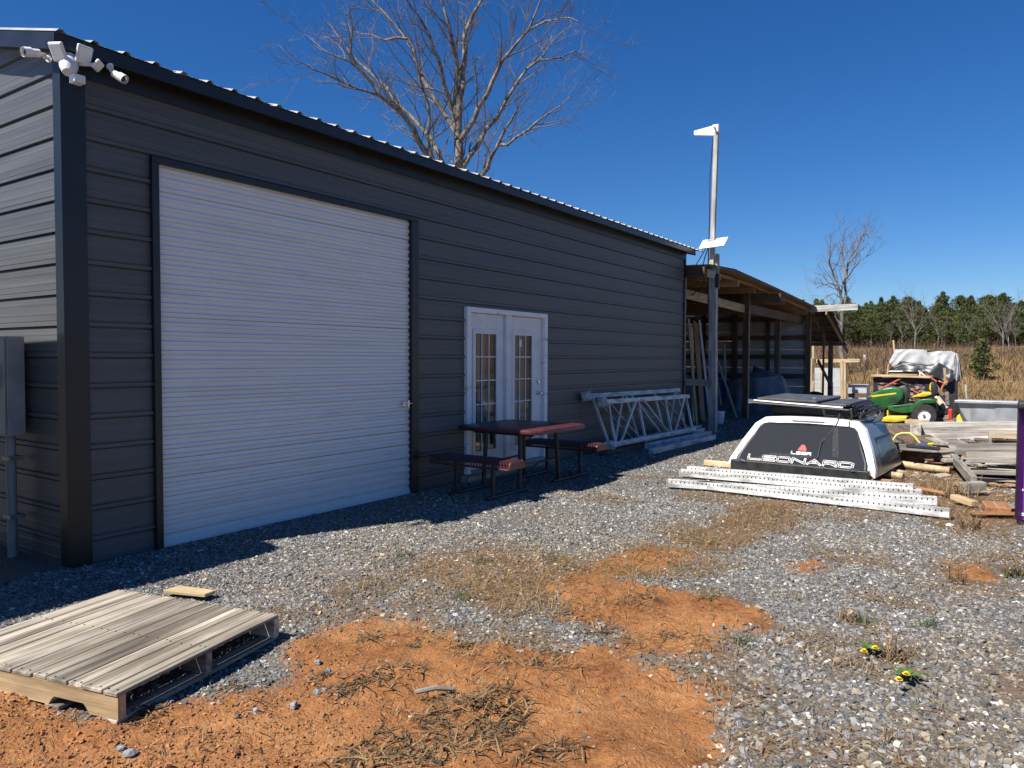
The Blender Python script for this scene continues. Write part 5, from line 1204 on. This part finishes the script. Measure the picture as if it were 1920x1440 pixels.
obj('tarp_top', MB().add([(TX2+0.06,)+q4(470,90),(TX2+0.05,)+q4(1145,125),(TX2+1.25,q4(1145,125)[0],q4(1145,125)[1]-0.03),(TX2+1.25,q4(470,90)[0],q4(470,90)[1]-0.02)], [(0,1,2,3)]), 'tarp_white', ts, I4)
obj('frame_panel', MB().prism([q4(395,335),q4(755,335),q4(755,385),q4(395,385)], TX2-0.12, TX2-0.08, 'x'), 'decal_dark', ts, I4)
mb = MB(); 
for a, b in (((390,335),(760,335)), ((755,335),(755,385)), ((765,345),(820,395))): mb.bar((TX2-0.13,)+q4(*a), (TX2-0.13,)+q4(*b), 0.03, 0.03)
obj('frame_trim', mb, 'white_paint', ts, I4)
GS = 'thin stakes around the tarped stack'
def stake(x0, y0, x1, y1, X, label, wd=0.035, mat='wood_tan'): tag(board('stake', OX(x0, y0, X), OX(x1, y1, X), wd, 0.03, mat, None, (1,0,0)), label, 'stake', GS)
stake(1664,703,1666,682,22.3,'short pale stick standing on the cart top at its far end'); stake(1773,722,1771,690,21.7,'pale stake bound with orange rope beside the tractor seat',0.06)
stake(1645,705,1646,690,23.8,'thin stake standing in the grass behind the cart'); stake(1812,748,1811,721,27.5,'white marker stake standing in the golden grass',0.05,'wood_white'); stake(1677,660,1675,638,26.5,'pale pole end rising behind the white tarpaulin',0.05)
stake(1622,682,1621,665,60,'distant pale marker post on the grassy slope',0.16,'wood_white')
obj_r = MB(); 
for (a, b) in (((1035,470),(1005,500)),((1005,500),(990,595)),((1020,480),(1060,465)),((960,445),(1020,470)),((1060,450),(1010,510))):
    p = q3(*a, 21.6); q = q3(*b, 21.6); obj_r.tube([(21.6,p[0],p[1]), (21.58,(p[0]+q[0])/2+0.01,(p[1]+q[1])/2), (21.6,q[0],q[1])], 0.022, 6)
tag(obj('orange_rope', obj_r, 'orange_strap'), 'orange rope knotted round the stake behind the tractor seat', 'rope')
GB = 'boards leaning behind the tractor'
for (a, b, m, l) in (((900,470),(1010,610),'wood_brown','dark board leaning behind the tractor seat'),((915,625),(1030,760),'wood_fresh','pale board leaning behind the tractor rear wheel'),((945,625),(1050,755),'wood_grey','grey board leaning next to the pale one behind the tractor'),((1045,570),(1060,720),'plastic_brown','brown wrapped board standing behind the tractor')):
    p = q3(*a, 21.2); q = q3(*b, 21.2); tag(board('leaning_board', (21.2,q[0],q[1]), (21.3,p[0],p[1]), 0.09, 0.04, m, None, (1,0,0)), l, 'board', GB)
tag(obj('red_jerrycan', MB().box((21.2,q3(1115,760,21.2)[0],0.02),(21.4,q3(1065,760,21.2)[0],q3(1065,760,21.2)[1])), 'decal_red', bevel=0.03, seg=2), 'small red fuel can behind the tractor rear wheel', 'fuel can')
for (x0, y0, x1, y1, m) in ((1015,850,1080,850,'wood_tan'),(960,905,1140,905,'wood_rust'),(925,880,1020,885,'wood_grey'),(930,800,1040,790,'wood_brown')):
    p = q3(x0, y0, 20.9); q = q3(x1, y1, 20.9); tag(board('wood_block', (20.9,p[0],max(p[1],0.03)), (20.9,q[0],max(q[1],0.03)), 0.14, 0.09, m), 'rough wood block stacked behind the tractor', 'wood block', 'wood blocks behind the tractor')

# ================================================================== GALVANISED TROUGH
gt = root('metal_trough', 'long galvanised sheet-metal trough with folded rim beyond the pallets', 'trough', (20.4, 0.7, 0))
ya, yb2 = OX(1791, 760, 20.2).y, OX(1902, 760, 20.2).y; zt2 = OX(1850, 753, 20.2).z; zb2 = 0.0
ys_ = [ya, ya+(yb2-ya)*0.27, ya+(yb2-ya)*0.70, yb2-0.35]
obj('side_panel', MB().add([(20.15,ys_[0],zt2),(20.15,ys_[1],zt2),(20.22,ys_[1],zb2),(20.45,ys_[0]-0.14,zb2)], [(0,1,2,3)]), 'galvanised', gt, I4)
obj('side_panel', MB().add([(20.15,ys_[1],zt2),(20.15,ys_[2],zt2),(20.20,ys_[2],zb2),(20.22,ys_[1],zb2)], [(0,1,2,3)]), 'galvanised', gt, I4)
obj('side_panel', MB().add([(20.135,ys_[2]+0.03,zt2),(20.135,ys_[3],zt2),(20.16,ys_[3],zb2),(20.185,ys_[2]-0.02,zb2)], [(0,1,2,3)]), 'galvanised', gt, I4)
obj('rim', MB().box((20.07,ys_[3],zt2-0.045),(20.16,ys_[0]+0.01,zt2+0.02)), 'galvanised', gt, I4, bevel=0.01, seg=2)
obj('end_panel', MB().add([(20.15,ys_[0],zt2),(21.0,ys_[0],zt2),(20.9,ys_[0]-0.12,zb2),(20.45,ys_[0]-0.14,zb2)], [(0,1,2,3)]), 'galvanised', gt, I4)
obj('back_panel', MB().add([(21.0,ys_[0],zt2),(21.0,ys_[3],zt2),(20.9,ys_[3],zb2),(20.9,ys_[0]-0.12,zb2)], [(0,1,2,3)]), 'galvanised', gt, I4)
obj('far_end', MB().add([(20.15,ys_[3],zt2),(21.0,ys_[3],zt2),(20.9,ys_[3],zb2),(20.16,ys_[3],zb2)], [(0,1,2,3)]), 'galvanised', gt, I4)
tag(obj('yellow_sheet', MB().add([OX(1793,795,20.05),OX(1806,792,20.05),OX(1799,776,20.1),OX(1794,780,20.1)]+[p+Vector((0.02,0,0)) for p in (OX(1793,795,20.05),OX(1806,792,20.05),OX(1799,776,20.1),OX(1794,780,20.1))], [(0,1,2,3),(7,6,5,4),(0,4,5,1),(1,5,6,2),(2,6,7,3),(3,7,4,0)]), 'yellow_paint'), 'scrap of yellow sheet leaning on the galvanised trough', 'metal scrap')

# ================================================================== TIMBER AND PALLETS at the right
def at_depth(x, y, X): return OX(x, y, X)
p, q = OX(1724,807,14.2), OX(1925,806,14.2)
tag(board('timber_beam', p, q, 0.2, 0.27, 'wood_stained'), 'large whitish weathered timber lying across the pallets', 'timber')
tag(board('timber_beam', OX(1700,800,16.0), OX(1925,797,16.0), 0.25, 0.12, 'wood_grey'), 'grey timber behind the large whitish beam', 'timber')
tag(board('timber_block', OX(1716,808,14.6), OX(1717,809,13.9), 0.16, 0.25, 'wood_grey'), 'square grey timber end left of the large beam', 'timber')
for i, (x0, y0, x1, y1, X0, X1, wd, m, l) in enumerate((
    (1662,800,1720,830,15.2,12.6,0.34,'wood_brown','dark weathered plank sloping down toward the yellow saw'),
    (1700,800,1745,830,15.4,13.2,0.28,'wood_brown','second dark plank sloping beside the first behind the saw'),
    (1735,818,1765,832,14.2,12.9,0.20,'wood_grey','grey plank under the whitish beam'))):
    a, b = OX(x0, y0, X0), OX(x1, y1, X1); tag(board('plank', a, b, wd, 0.05, m), l, 'plank')
def pallet_at(o, rz, nb, zb, label, L_=1.2, Wd=1.0, mat='wood_grey'):
    rt = root('wooden_pallet', label, 'pallet', o, rz); rt.matrix_basis = Matrix.Translation(o) @ Matrix.Rotation(rz, 4, 'Z')
    for i in range(nb):
        x = (i+0.5)*L_/nb; lboard('deck_board', (x,0,0.13), (x,Wd,0.13), L_/nb*0.62, 0.018, mat if i % 2 else 'wood_tan', rt)
    for y in (0.02, Wd/2, Wd-0.02): lboard('stringer', (0,y,0.075), (L_,y,0.075), 0.04, 0.09, mat, rt)
    for x in (0.06, L_/2, L_-0.06): lboard('bottom_board', (x,0,0.018), (x,Wd,0.018), 0.1, 0.018, mat, rt)
    return rt
GPa = G(1815,905)
pallet_at(Vector((11.2,-0.75,0.01)), rad(4)+math.pi/2*0, 7, 0, 'grey pallet at the bottom of the stack beside the purple bin', 1.3, 1.25)
pallet_at(Vector((11.55,-0.8,0.19)), rad(-3), 7, 0, 'grey pallet in the middle of the stack beside the purple bin', 1.3, 1.2)
pallet_at(Vector((12.0,-0.85,0.36)), rad(2), 7, 0, 'grey pallet on top of the stack under the whitish beam', 1.3, 1.15)
tag(board('stack_timber', OX(1794,842,11.45), OX(1925,841,11.45), 0.09, 0.14, 'wood_grey'), 'grey timber lying along the front of the upper pallet', 'timber')
tag(board('stack_timber', OX(1812,857,11.05), OX(1925,858,11.05), 0.09, 0.13, 'wood_grey'), 'grey timber lying along the front of the lower pallet', 'timber')
tag(board('stack_timber', OX(1822,885,10.75), OX(1925,888,10.75), 0.06, 0.05, 'wood_grey'), 'thin grey board near the ground before the pallet stack', 'timber')
tag(board('stack_timber', OX(1788,858,11.9), OX(1826,902,10.3), 0.07, 0.11, 'wood_grey'), 'slanting grey board dropping from the stack to the ground', 'timber')
tag(obj('pole_log', MB().tube([G(1682,869,0.05), G(1735,877,0.05), G(1782,882,0.05)], [0.05,0.052,0.045], 10), 'wood_fresh', smooth=40), 'peeled round pole lying right of the truck cap', 'log')
tag(obj('pole_log', MB().tube([G(1660,889,0.04), G(1694,893,0.04)], [0.045,0.042], 10), 'wood_fresh', smooth=40), 'short split log lying beside the corner of the truck cap', 'log')
Gd = 'split firewood by the saw'
for (x, y, z, l, a, wd, th_, m, lb) in ((1682,838,0.28,0.5,-1.3,0.2,0.10,'wood_grey','grey wood block on top of the firewood pile'),(1680,852,0.10,0.5,-1.35,0.2,0.12,'wood_rust','rust-orange split log in the firewood pile'),(1690,858,0.05,0.45,-1.2,0.18,0.1,'wood_rust','low orange split log in the firewood pile'),(1735,852,0.07,0.7,-1.5,0.3,0.14,'wood_rust','wide reddish wood block right of the firewood pile'),(1712,850,0.12,0.5,-1.1,0.22,0.16,'wood_tan','tan wood block in the middle of the firewood pile'),(1672,850,0.14,0.45,-2.0,0.2,0.22,'wood_rust','upright orange log piece by the truck cap corner'),(1765,838,0.15,0.3,-1.2,0.25,0.25,'wood_grey','grey wood block leaning against the pallets'),(1700,836,0.34,0.4,-1.4,0.22,0.05,'black_plastic','flat black slab lying on the firewood pile'),(1748,845,0.2,0.35,-1.3,0.12,0.12,'wood_tan','small tan block under the whitish beam')):
    p = G(x, y, z); tag(board('firewood', p, p+Vector((math.cos(a)*l, math.sin(a)*l, -0.02)), wd, th_, m, None, (0.1,0.05,1), 0.012), lb, 'firewood', Gd)
sw = root('bow_saw', 'yellow bow saw resting on the firewood pile', 'saw', G(1690,840,0.3))
sp0, sp1 = OX(1674,833,12.6), OX(1727,833,12.6)
arc = [OX(x, y, 12.6) for x, y in ((1673,836),(1675,824),(1682,815),(1692,812),(1705,812),(1714,818),(1722,828),(1728,836))]
obj('bow', MB().tube(arc, 0.016, 8), 'yellow_hose', sw, I4, smooth=60)
obj('blade', MB().bar(arc[0], OX(1728,834,12.6), 0.003, 0.03), 'steel_dull', sw, I4)
obj('grip', MB().tube([OX(1722,833,12.58), OX(1735,834,12.5), OX(1752,833,12.4)], [0.022,0.024,0.012], 8), 'blue_bin', sw, I4, smooth=40)
obj('handle_end', MB().tube([OX(1741,833,12.4), OX(1752,832,12.35)], [0.02,0.016], 8), 'yellow_paint', sw, I4, smooth=40)
for (x, y, l, a, wd, th_, m, lb) in ((1872,958,0.28,0.15,0.22,0.07,'wood_rust','thick rusty-orange board offcut beside the purple bin'),(1828,945,0.32,0.7,0.09,0.06,'wood_tan','tan stick of wood propped before the pallets'),(1845,950,0.3,-1.2,0.2,0.02,'wood_grey','thin grey scrap between offcuts near the purple bin'),(1820,962,0.45,-1.2,0.12,0.02,'wood_rust','splintered reddish scrap on the dirt before the pallets'),(1805,915,0.25,-0.9,0.11,0.12,'wood_grey','grey block under the slanting board'),(1775,925,0.6,1.1,0.06,0.03,'wood_rust','thin rusty batten lying in the straw')):
    p = G(x, y, th_/2+0.02); tag(board('wood_scrap', p, p+Vector((math.cos(a)*l, math.sin(a)*l, 0.015)), wd, th_, m, None, (0,0,1), 0.006), lb, 'wood scrap', 'wood scraps near the pallets')
for (x, y) in ((1826,962),(1842,961),(1859,958),(1780,984)): 
    o = rock(x, y, 0.035, 0.5); o.data.materials[0] = MATS['white_paint']; tag(o, 'small white stone on the dirt before the pallets', 'stone', 'white stones before the pallets')
bag = drape('plastic_bag', G(1765,868).x, G(1765,868).y, 0.16, 0.28, 0.14, 'tarp_black', 'crumpled dark plastic bag on the ground before the pallets', 15, amp=0.25); bag['category'] = 'bag'
pg = root('purple_bin', 'purple plastic bin with black rim and white bolts', 'bin', (8.45, -0.35, 0.0))
Xp = 8.42
a_, b_2 = OX(1903,985,Xp), OX(1897,752,Xp); yL = a_.y; zT = b_2.z
obj('back_panel', MB().box((Xp+0.10,yL-0.78,0.02),(Xp+0.16,yL-0.04,zT-0.03)), 'purple_plastic', pg, I4, bevel=0.01)
for y0_, y1_ in ((yL-0.062, yL-0.012), (yL-0.79, yL-0.74)):
    obj('side_flange', MB().add([(Xp,y0_+0.05 if y0_ > yL-0.3 else y0_,0.02),(Xp+0.11,y0_,0.02),(Xp+0.11,y0_,zT-0.05),(Xp,y0_+0.05 if y0_ > yL-0.3 else y0_,zT-0.05)]+[(Xp,y1_,0.02),(Xp+0.16,y1_,0.02),(Xp+0.16,y1_,zT-0.05),(Xp,y1_,zT-0.05)], [(0,1,2,3),(4,7,6,5),(0,4,5,1),(3,2,6,7),(1,5,6,2),(0,3,7,4)]), 'purple_plastic', pg, I4)
obj('top_cap', MB().box((Xp-0.04,yL-0.80,zT-0.075),(Xp+0.22,yL+0.005,zT)), 'black_plastic', pg, I4, bevel=0.025, seg=3)
obj('black_edge', MB().tube([(Xp+0.01,yL-0.004,zT-0.05),(Xp+0.01,yL-0.004,0.06),(Xp+0.02,yL-0.03,0.015),(Xp+0.02,yL-0.4,0.012)], 0.009, 8), 'black_plastic', pg, I4, smooth=50)
obj('hand_slot', MB().box((Xp+0.092,yL-0.4,zT-0.17),(Xp+0.103,yL-0.10,zT-0.12)), 'decal_dark', pg, I4)
for i, y in enumerate((785,833,877,918,964)):
    z = OX(1912, y, Xp+0.1).z; yy = OX(1911+i*1.6, y, Xp+0.1).y
    bo = obj('bolt', MB().tube([(Xp+0.104,yy,z),(Xp+0.088,yy,z)], [0.017,0.014], 12), 'decal_white', pg, I4, smooth=40); obj('bolt_hole', MB().tube([(Xp+0.0885,yy,z),(Xp+0.0855,yy,z)], [0.005,0.005], 8), 'decal_dark', bo, I4)
# splinters and chips of wood strewn around the timber
a, b_ = scatter(900, 10.0, 14.5, -0.6, 1.5); k = in_view(a, b_, 0*a); a, b_ = a[k], b_[k]; n = len(a)
cc = np.array([[0.40,0.26,0.13],[0.30,0.15,0.07],[0.33,0.30,0.26],[0.12,0.08,0.05]])[rng.integers(0, 4, n)]*rng.uniform(0.7, 1.3, (n, 1))
stones('wood_chips', a, b_, rng.lognormal(0, 0.5, n)*0.055, 0.18, cc, 'gravel_stone', 'splinters and chips of wood strewn round the pallets', 'wood chips', 0.3)

rgh = random.Random(44)
for i in range(22):
    x = rgh.uniform(1668, 1790); y = rgh.uniform(838, 872); X = rgh.uniform(11.6, 13.6); p = OX(x, y, X); p.z = rgh.uniform(0.04, 0.22) if i < 14 else 0.03
    a = rgh.uniform(-2.4, -0.6); l = rgh.uniform(0.25, 0.75); m = rgh.choice(('wood_rust','wood_tan','wood_grey','wood_brown','wood_tan','wood_grey'))
    tag(board('split_wood', p, p+Vector((math.cos(a)*l, math.sin(a)*l, rgh.uniform(-0.04, 0.08))), rgh.uniform(0.07, 0.2), rgh.uniform(0.03, 0.1), m, None, (rgh.uniform(-0.4, 0.4), rgh.uniform(-0.3, 0.3), 1), 0.01),
        'rough %s piece of split wood in the heap between truck cap and pallets' % {'wood_rust': 'reddish', 'wood_tan': 'tan', 'wood_grey': 'grey', 'wood_brown': 'dark brown'}[m], 'firewood', 'split wood heap by the pallets')

for i in range(12):
    x = rgh.uniform(1788, 1885); y = rgh.uniform(822, 900); X = float(np.interp(y, [820, 905], [12.3, 10.7])); p = OX(x, y, X); p.z = max(p.z, 0.05)
    a = rgh.choice((-1.57, -1.57, 0.1, -0.5))+rgh.uniform(-0.25, 0.25); l = rgh.uniform(0.5, 1.1); m = rgh.choice(('wood_grey', 'wood_grey', 'wood_brown', 'wood_stained', 'wood_tan'))
    tag(board('loose_slat', p, p+Vector((math.cos(a)*l, math.sin(a)*l, rgh.uniform(-0.06, 0.10))), rgh.uniform(0.08, 0.13), 0.022, m, None, (rgh.uniform(-0.3, 0.3), rgh.uniform(-0.3, 0.3), 1), 0.003),
        'loose %s slat sticking out of the weathered pallet stack' % {'wood_grey': 'grey', 'wood_brown': 'dark brown', 'wood_stained': 'stained pale', 'wood_tan': 'tan'}[m], 'slat', 'loose slats on the pallet stack')

# ================================================================== TREES
def jitter_dir(d, ang, rg):
    d = Vector(d).normalized(); o = d.orthogonal().normalized(); o.rotate(Quaternion(d, rg.uniform(0, 6.283)))
    return (d*math.cos(ang)+o*math.sin(ang)).normalized()
def limb(mb, p, d, l, r, rg, n=5, sides=6, wob=0.18, lift=0.04, tip=0.35):
    pts = [Vector(p)]; rs = [r]; d = Vector(d).normalized()
    for i in range(n):
        d = (d+Vector((rg.gauss(0, wob), rg.gauss(0, wob), rg.gauss(0, wob)+lift))).normalized()
        pts.append(pts[-1]+d*l/n); rs.append(r*(1-(1-tip)*(i+1)/n))
    mb.tube(pts, rs, sides, cap=False); return pts, rs
def twigs(mb, pts, rs, count, l, rg, levels, t0=0.25, fac=0.5, spread=0.75):
    """side shoots along a polyline, recursively"""
    seglen = [(b-a).length for a, b in zip(pts[:-1], pts[1:])]; tot = sum(seglen)
    for k in range(count):
        t = (t0+(1-t0)*((k+rg.random())/count))*tot; i = 0
        while i < len(seglen)-1 and t > seglen[i]: t -= seglen[i]; i += 1
        f = min(t/max(seglen[i], 1e-6), 1); p = pts[i].lerp(pts[i+1], f); r = rs[i]*(1-f)+rs[i+1]*f
        d = jitter_dir(pts[i+1]-pts[i], rg.uniform(spread*0.6, spread*1.3), rg)
        d = (d+Vector((0, 0, 0.18))).normalized()
        ll = l*rg.uniform(0.55, 1.2); rr = max(min(r*0.55, ll*0.016), 0.0045)
        q, qr = limb(mb, p, d, ll, rr, rg, 4 if levels > 1 else 3, 4 if rr > 0.02 else 3, 0.16, 0.03, 0.4)
        if levels > 1: twigs(mb, q, qr, rg.choice((4, 5, 6)), ll*fac, rg, levels-1, 0.15, fac, spread)
def traced_tree(name, label, conv, polys, depth, base, seed, br, l1, levels=3, bark='bark_grey', r_scale=1.0, cat='tree', dvar=1.6):
    rg = random.Random(seed); tr_, cr = MB(), MB(); b = DP(*conv(*base), depth); 
    rt = root(name, label, cat, (b.x, b.y, float(terrain(np.array([b.x]), np.array([b.y]))[0])))
    for pi, (r0, r1, off, pl) in enumerate(polys):
        n = len(pl); pts = []
        for i, q in enumerate(pl):
            dd = depth+off*(i/(n-1)) + (0 if i == 0 else rg.uniform(-0.25, 0.25)); pts.append(DP(*conv(*q), dd))
        # subdivide with wobble
        P = [pts[0]]
        for a, c in zip(pts[:-1], pts[1:]):
            m = (a+c)/2; s = (c-a).length*0.04; P += [m+Vector((rg.gauss(0, s), rg.gauss(0, s), rg.gauss(0, s))), c]
        rs = [(r0+(r1-r0)*i/(len(P)-1))*r_scale for i in range(len(P))]
        tr_.tube(P, rs, 9, cap=False)
        twigs(cr, P, rs, max(4, int(br*sum((a-c).length for a, c in zip(P[:-1], P[1:])))), l1, rg, levels, 0.12)
    obj('trunk', tr_, bark, rt, I4, smooth=60); obj('crown', cr, 'twig', rt, I4)
    return rt
cA = lambda x, y: (540+x/3.31, y/3.31)
B = (1060, 1500)
polysA = [(0.42,0.30,0,[(1060,2600),(1065,1500),(1060,1050),(1055,850)]), (0.27,0.06,0.6,[(1055,860),(1065,600),(1080,450),(1100,300),(1100,200),(1150,80),(1200,0),(1260,-160)]),
 (0.22,0.05,-1.0,[(1052,850),(1040,700),(1050,400),(1020,250),(970,60),(930,-120)]), (0.17,0.04,-2,[(1045,800),(1000,620),(950,430),(900,300),(840,150),(760,40),(700,-80)]),
 (0.18,0.04,2.5,[(1045,830),(940,650),(870,550),(800,400),(780,320),(720,220),(600,80),(500,-30)]), (0.20,0.03,3,[(1050,1200),(950,1000),(880,850),(760,720),(640,600),(540,480),(430,380),(330,250),(230,120)]),
 (0.22,0.03,-3,[(1045,1250),(870,970),(780,800),(700,700),(600,620),(520,520),(430,420),(300,350),(150,280)]), (0.17,0.03,-1.5,[(1050,1250),(900,990),(865,850),(870,650),(820,500),(790,350),(740,230)]),
 (0.09,0.02,-4,[(600,615),(500,570),(400,540),(280,480),(150,430),(60,380)]), (0.20,0.03,-2,[(1060,880),(1150,750),(1240,580),(1300,440),(1380,320),(1490,190),(1560,20),(1600,-80)]),
 (0.22,0.03,2,[(1075,1100),(1090,1030),(1180,900),(1300,730),(1380,580),(1480,430),(1590,340),(1640,220)]), (0.20,0.03,-3,[(1070,1350),(1200,1090),(1260,970),(1320,860),(1390,740),(1440,630)]),
 (0.11,0.02,-4,[(1310,900),(1420,850),(1540,760),(1650,680),(1750,600)]), (0.08,0.02,-3,[(1490,190),(1600,130),(1720,110),(1800,130)]), (0.09,0.02,3,[(1480,430),(1620,370),(1780,315),(1850,340)]),
 (0.10,0.02,-2,[(430,420),(390,330),(400,200),(380,60)]), (0.10,0.02,1,[(740,240),(600,250),(520,215),(440,210)])]
traced_tree('bare_tree', 'large bare spreading tree rising behind the workshop roof', cA, polysA, 33.0, (1060, 2600), 5, 1.75, 2.3, 3, r_scale=0.66)
cB = lambda x, y: (1500+x/4.571, 400+y/4.571)
polysB = [(0.26,0.20,0,[(370,1900),(365,1280),(362,860),(358,790)]), (0.15,0.05,0.8,[(362,800),(395,690),(385,600),(400,520),(430,370),(490,280),(540,180)]), (0.10,0.03,-1,[(398,560),(450,480),(520,410),(610,340)]),
 (0.15,0.04,-0.8,[(352,790),(345,680),(330,620),(290,540),(255,440),(255,370),(220,290)]), (0.07,0.02,-1.5,[(330,625),(260,600),(200,615),(140,640)]), (0.07,0.02,1,[(345,725),(290,685),(215,720)]),
 (0.10,0.03,0,[(350,700),(385,560),(385,480),(365,350),(355,240),(380,130)]), (0.06,0.02,1,[(490,290),(500,220),(560,170),(590,215)])]
traced_tree('bare_tree', 'slim bare tree with forked crown beyond the white outrigger board', cB, polysB, 48.0, (370, 1900), 9, 2.3, 1.8, 3, 'bark_pale', r_scale=0.6)

def bare_mesh(seed, h, spread, r0, bark='bark_pale'):
    rg = random.Random(seed); t, c = MB(), MB(); fork = h*rg.uniform(0.25, 0.4)
    P, R_ = limb(t, (0,0,-0.3), (0,0,1), fork+0.3, r0, rg, 4, 7, 0.03, 0.1, 0.75)
    for k in range(rg.choice((5, 6, 7))):
        d = Vector((math.cos(k*1.1+rg.random()), math.sin(k*1.1+rg.random()), rg.uniform(1.1, 2.4))).normalized()
        s = P[-1] if k < 4 else P[-2]
        q, qr = limb(t, s, d, (h-fork)*rg.uniform(0.7, 1.05), R_[-1]*0.55, rg, 6, 5, 0.10, 0.06, 0.2)
        twigs(c, q, qr, 13, spread*0.55, rg, 2, 0.1, 0.5, 0.7)
    return mesh_of(t, 'trunk', bark, smooth=60), mesh_of(c, 'crown', 'twig')
def place_bare(me, x, y, X, label, rz=0.0, s=1.0, group=None):
    p = OX(x, y, X); z = float(ground_z(np.array([X*1.0]), np.array([p.y]))[0])
    rt = root('bare_tree', label, 'tree', (X, p.y, z), rz, group); rt.scale = (s, s, s); put('trunk', me[0], rt); put('crown', me[1], rt); return rt
bm1, bm2, bm3 = bare_mesh(21, 8.0, 2.8, 0.12), bare_mesh(22, 8.0, 2.2, 0.10), bare_mesh(23, 6.0, 1.6, 0.06, 'bark_grey')
place_bare(bm1, 1715, 650, 104, 'spreading grey bare tree standing before the pines above the tarped stack')
place_bare(bm2, 1880, 700, 64, 'tall pale bare tree in the grass beside the young pine', 1.0, 0.62)
place_bare(bm3, 1893, 700, 62, 'thin bare sapling just beside the tall pale bare tree', 2.0, 0.7)
GS2 = 'bare saplings along the foot of the pines'
for i, (x, X) in enumerate(((1758,140),(1795,142),(1818,139),(1842,143),(1668,142),(1690,141),(1905,140))):
    place_bare(bm3, x, 652, X, 'thin bare sapling at the foot of the pine wood', i*1.3, random.uniform(0.8, 1.15), GS2)

def pine_mesh(seed, h, r, low, nclump):
    rg = np.random.default_rng(seed); rr = random.Random(seed)
    t = MB(); limb(t, (0,0,-0.3), (0,0,1), h*0.97+0.3, 0.13*h/9, rr, 6, 7, 0.012, 0.2, 0.15)
    u = rg.uniform(0, 1, nclump)**0.85; z = h*(low+(1-low)*u)
    prof_ = np.interp((z/h-low)/(1-low), [0, 0.12, 0.35, 0.65, 0.85, 1.0], [0.55, 0.95, 1.0, 0.58+0.3*rr.random(), 0.2+0.32*rr.random(), 0.03])*r
    lob = 1+0.4*np.sin(u*(22+8*rg.uniform())+rg.uniform(0, 6))
    a = rg.uniform(0, 2*np.pi, nclump); rad_ = prof_*np.sqrt(rg.uniform(0.12, 1, nclump))*lob*(1+0.3*np.sin(a*3+u*9))
    C = np.stack([np.cos(a)*rad_, np.sin(a)*rad_, z+0.18*rad_+rg.normal(0, 0.06, nclump)], 1)
    for i in range(0, nclump, 9):
        t.tube([(0, 0, max(C[i][2]-0.35, 0.2)), tuple(C[i])], [0.03, 0.012], 3, cap=False)
    m = 9; n = nclump*m; cc = np.repeat(C, m, 0)+rg.normal(0, 0.10, (n, 3))
    d = rg.normal(0, 1, (n, 3)); d[:, 2] = np.abs(d[:, 2])*0.6+0.1; d /= np.linalg.norm(d, axis=1)[:, None]
    s = np.cross(d, rg.normal(0, 1, (n, 3))); s /= np.linalg.norm(s, axis=1)[:, None]
    ln = rg.uniform(0.18, 0.40, n)[:, None]; wd = rg.uniform(0.035, 0.075, n)[:, None]
    Vv = np.stack([cc-s*wd, cc+s*wd, cc+d*ln], 1).reshape(-1, 3)
    base = np.array([0.064, 0.083, 0.025])*rr.uniform(0.8, 1.25); br = np.repeat(rg.uniform(0.55, 1.7, nclump), m)[:, None]*rg.uniform(0.8, 1.2, (n, 1))
    col = base*br; yel = np.repeat(rg.uniform(0, 1, nclump) < 0.2, m); col[yel] *= np.array([1.5, 1.3, 0.9])
    return mesh_of(t, 'trunk', 'bark_pine'), big_mesh('crown', Vv, np.arange(3*n).reshape(-1, 3), 'needles', np.repeat(col, 3, 0))
LOW = [pine_mesh(140+i, 8.6, 2.0, 0.03, 640) for i in range(3)]
PINES = [pine_mesh(100+i, 9.0, 1.9+0.3*(i % 3), 0.24+0.05*(i % 4), 620) for i in range(6)]
young = pine_mesh(120, 2.6, 0.75, 0.05, 120)
def put_pine(me, X, Y, s, rz, label, group=None):
    z = float(ground_z(np.array([X]), np.array([Y]))[0])
    rt = root('pine_tree', label, 'tree', (X, Y, z), rz, group); rt.scale = (s*random.uniform(0.9, 1.15), s*random.uniform(0.9, 1.15), s)
    put('trunk', me[0], rt); put('crown', me[1], rt)
for X0 in (144, 148, 153, 159, 166, 174):
    Y = -16+random.uniform(0, 2)
    while Y < 52:
        put_pine(random.choice(LOW if X0 > 160 or random.random() < 0.3 else PINES), X0+random.uniform(-2, 2), Y, random.uniform(0.62, 1.1), random.uniform(0, 6.28), 'dark green pine standing in the wood behind the field', 'pines of the wood behind the field')
        Y += random.uniform(1.7, 2.9)
p = OX(1842, 715, 50); put_pine(young, 50.0, p.y, 0.85, 0.4, 'young green pine growing alone in the golden grass')
p = OX(1808, 668, 80); put_pine(young, 80.0, p.y, 0.8, 1.4, 'smaller young pine up the slope beside the tarped stack')
print('stones', N_STONES, 'objects', len(bpy.data.objects))
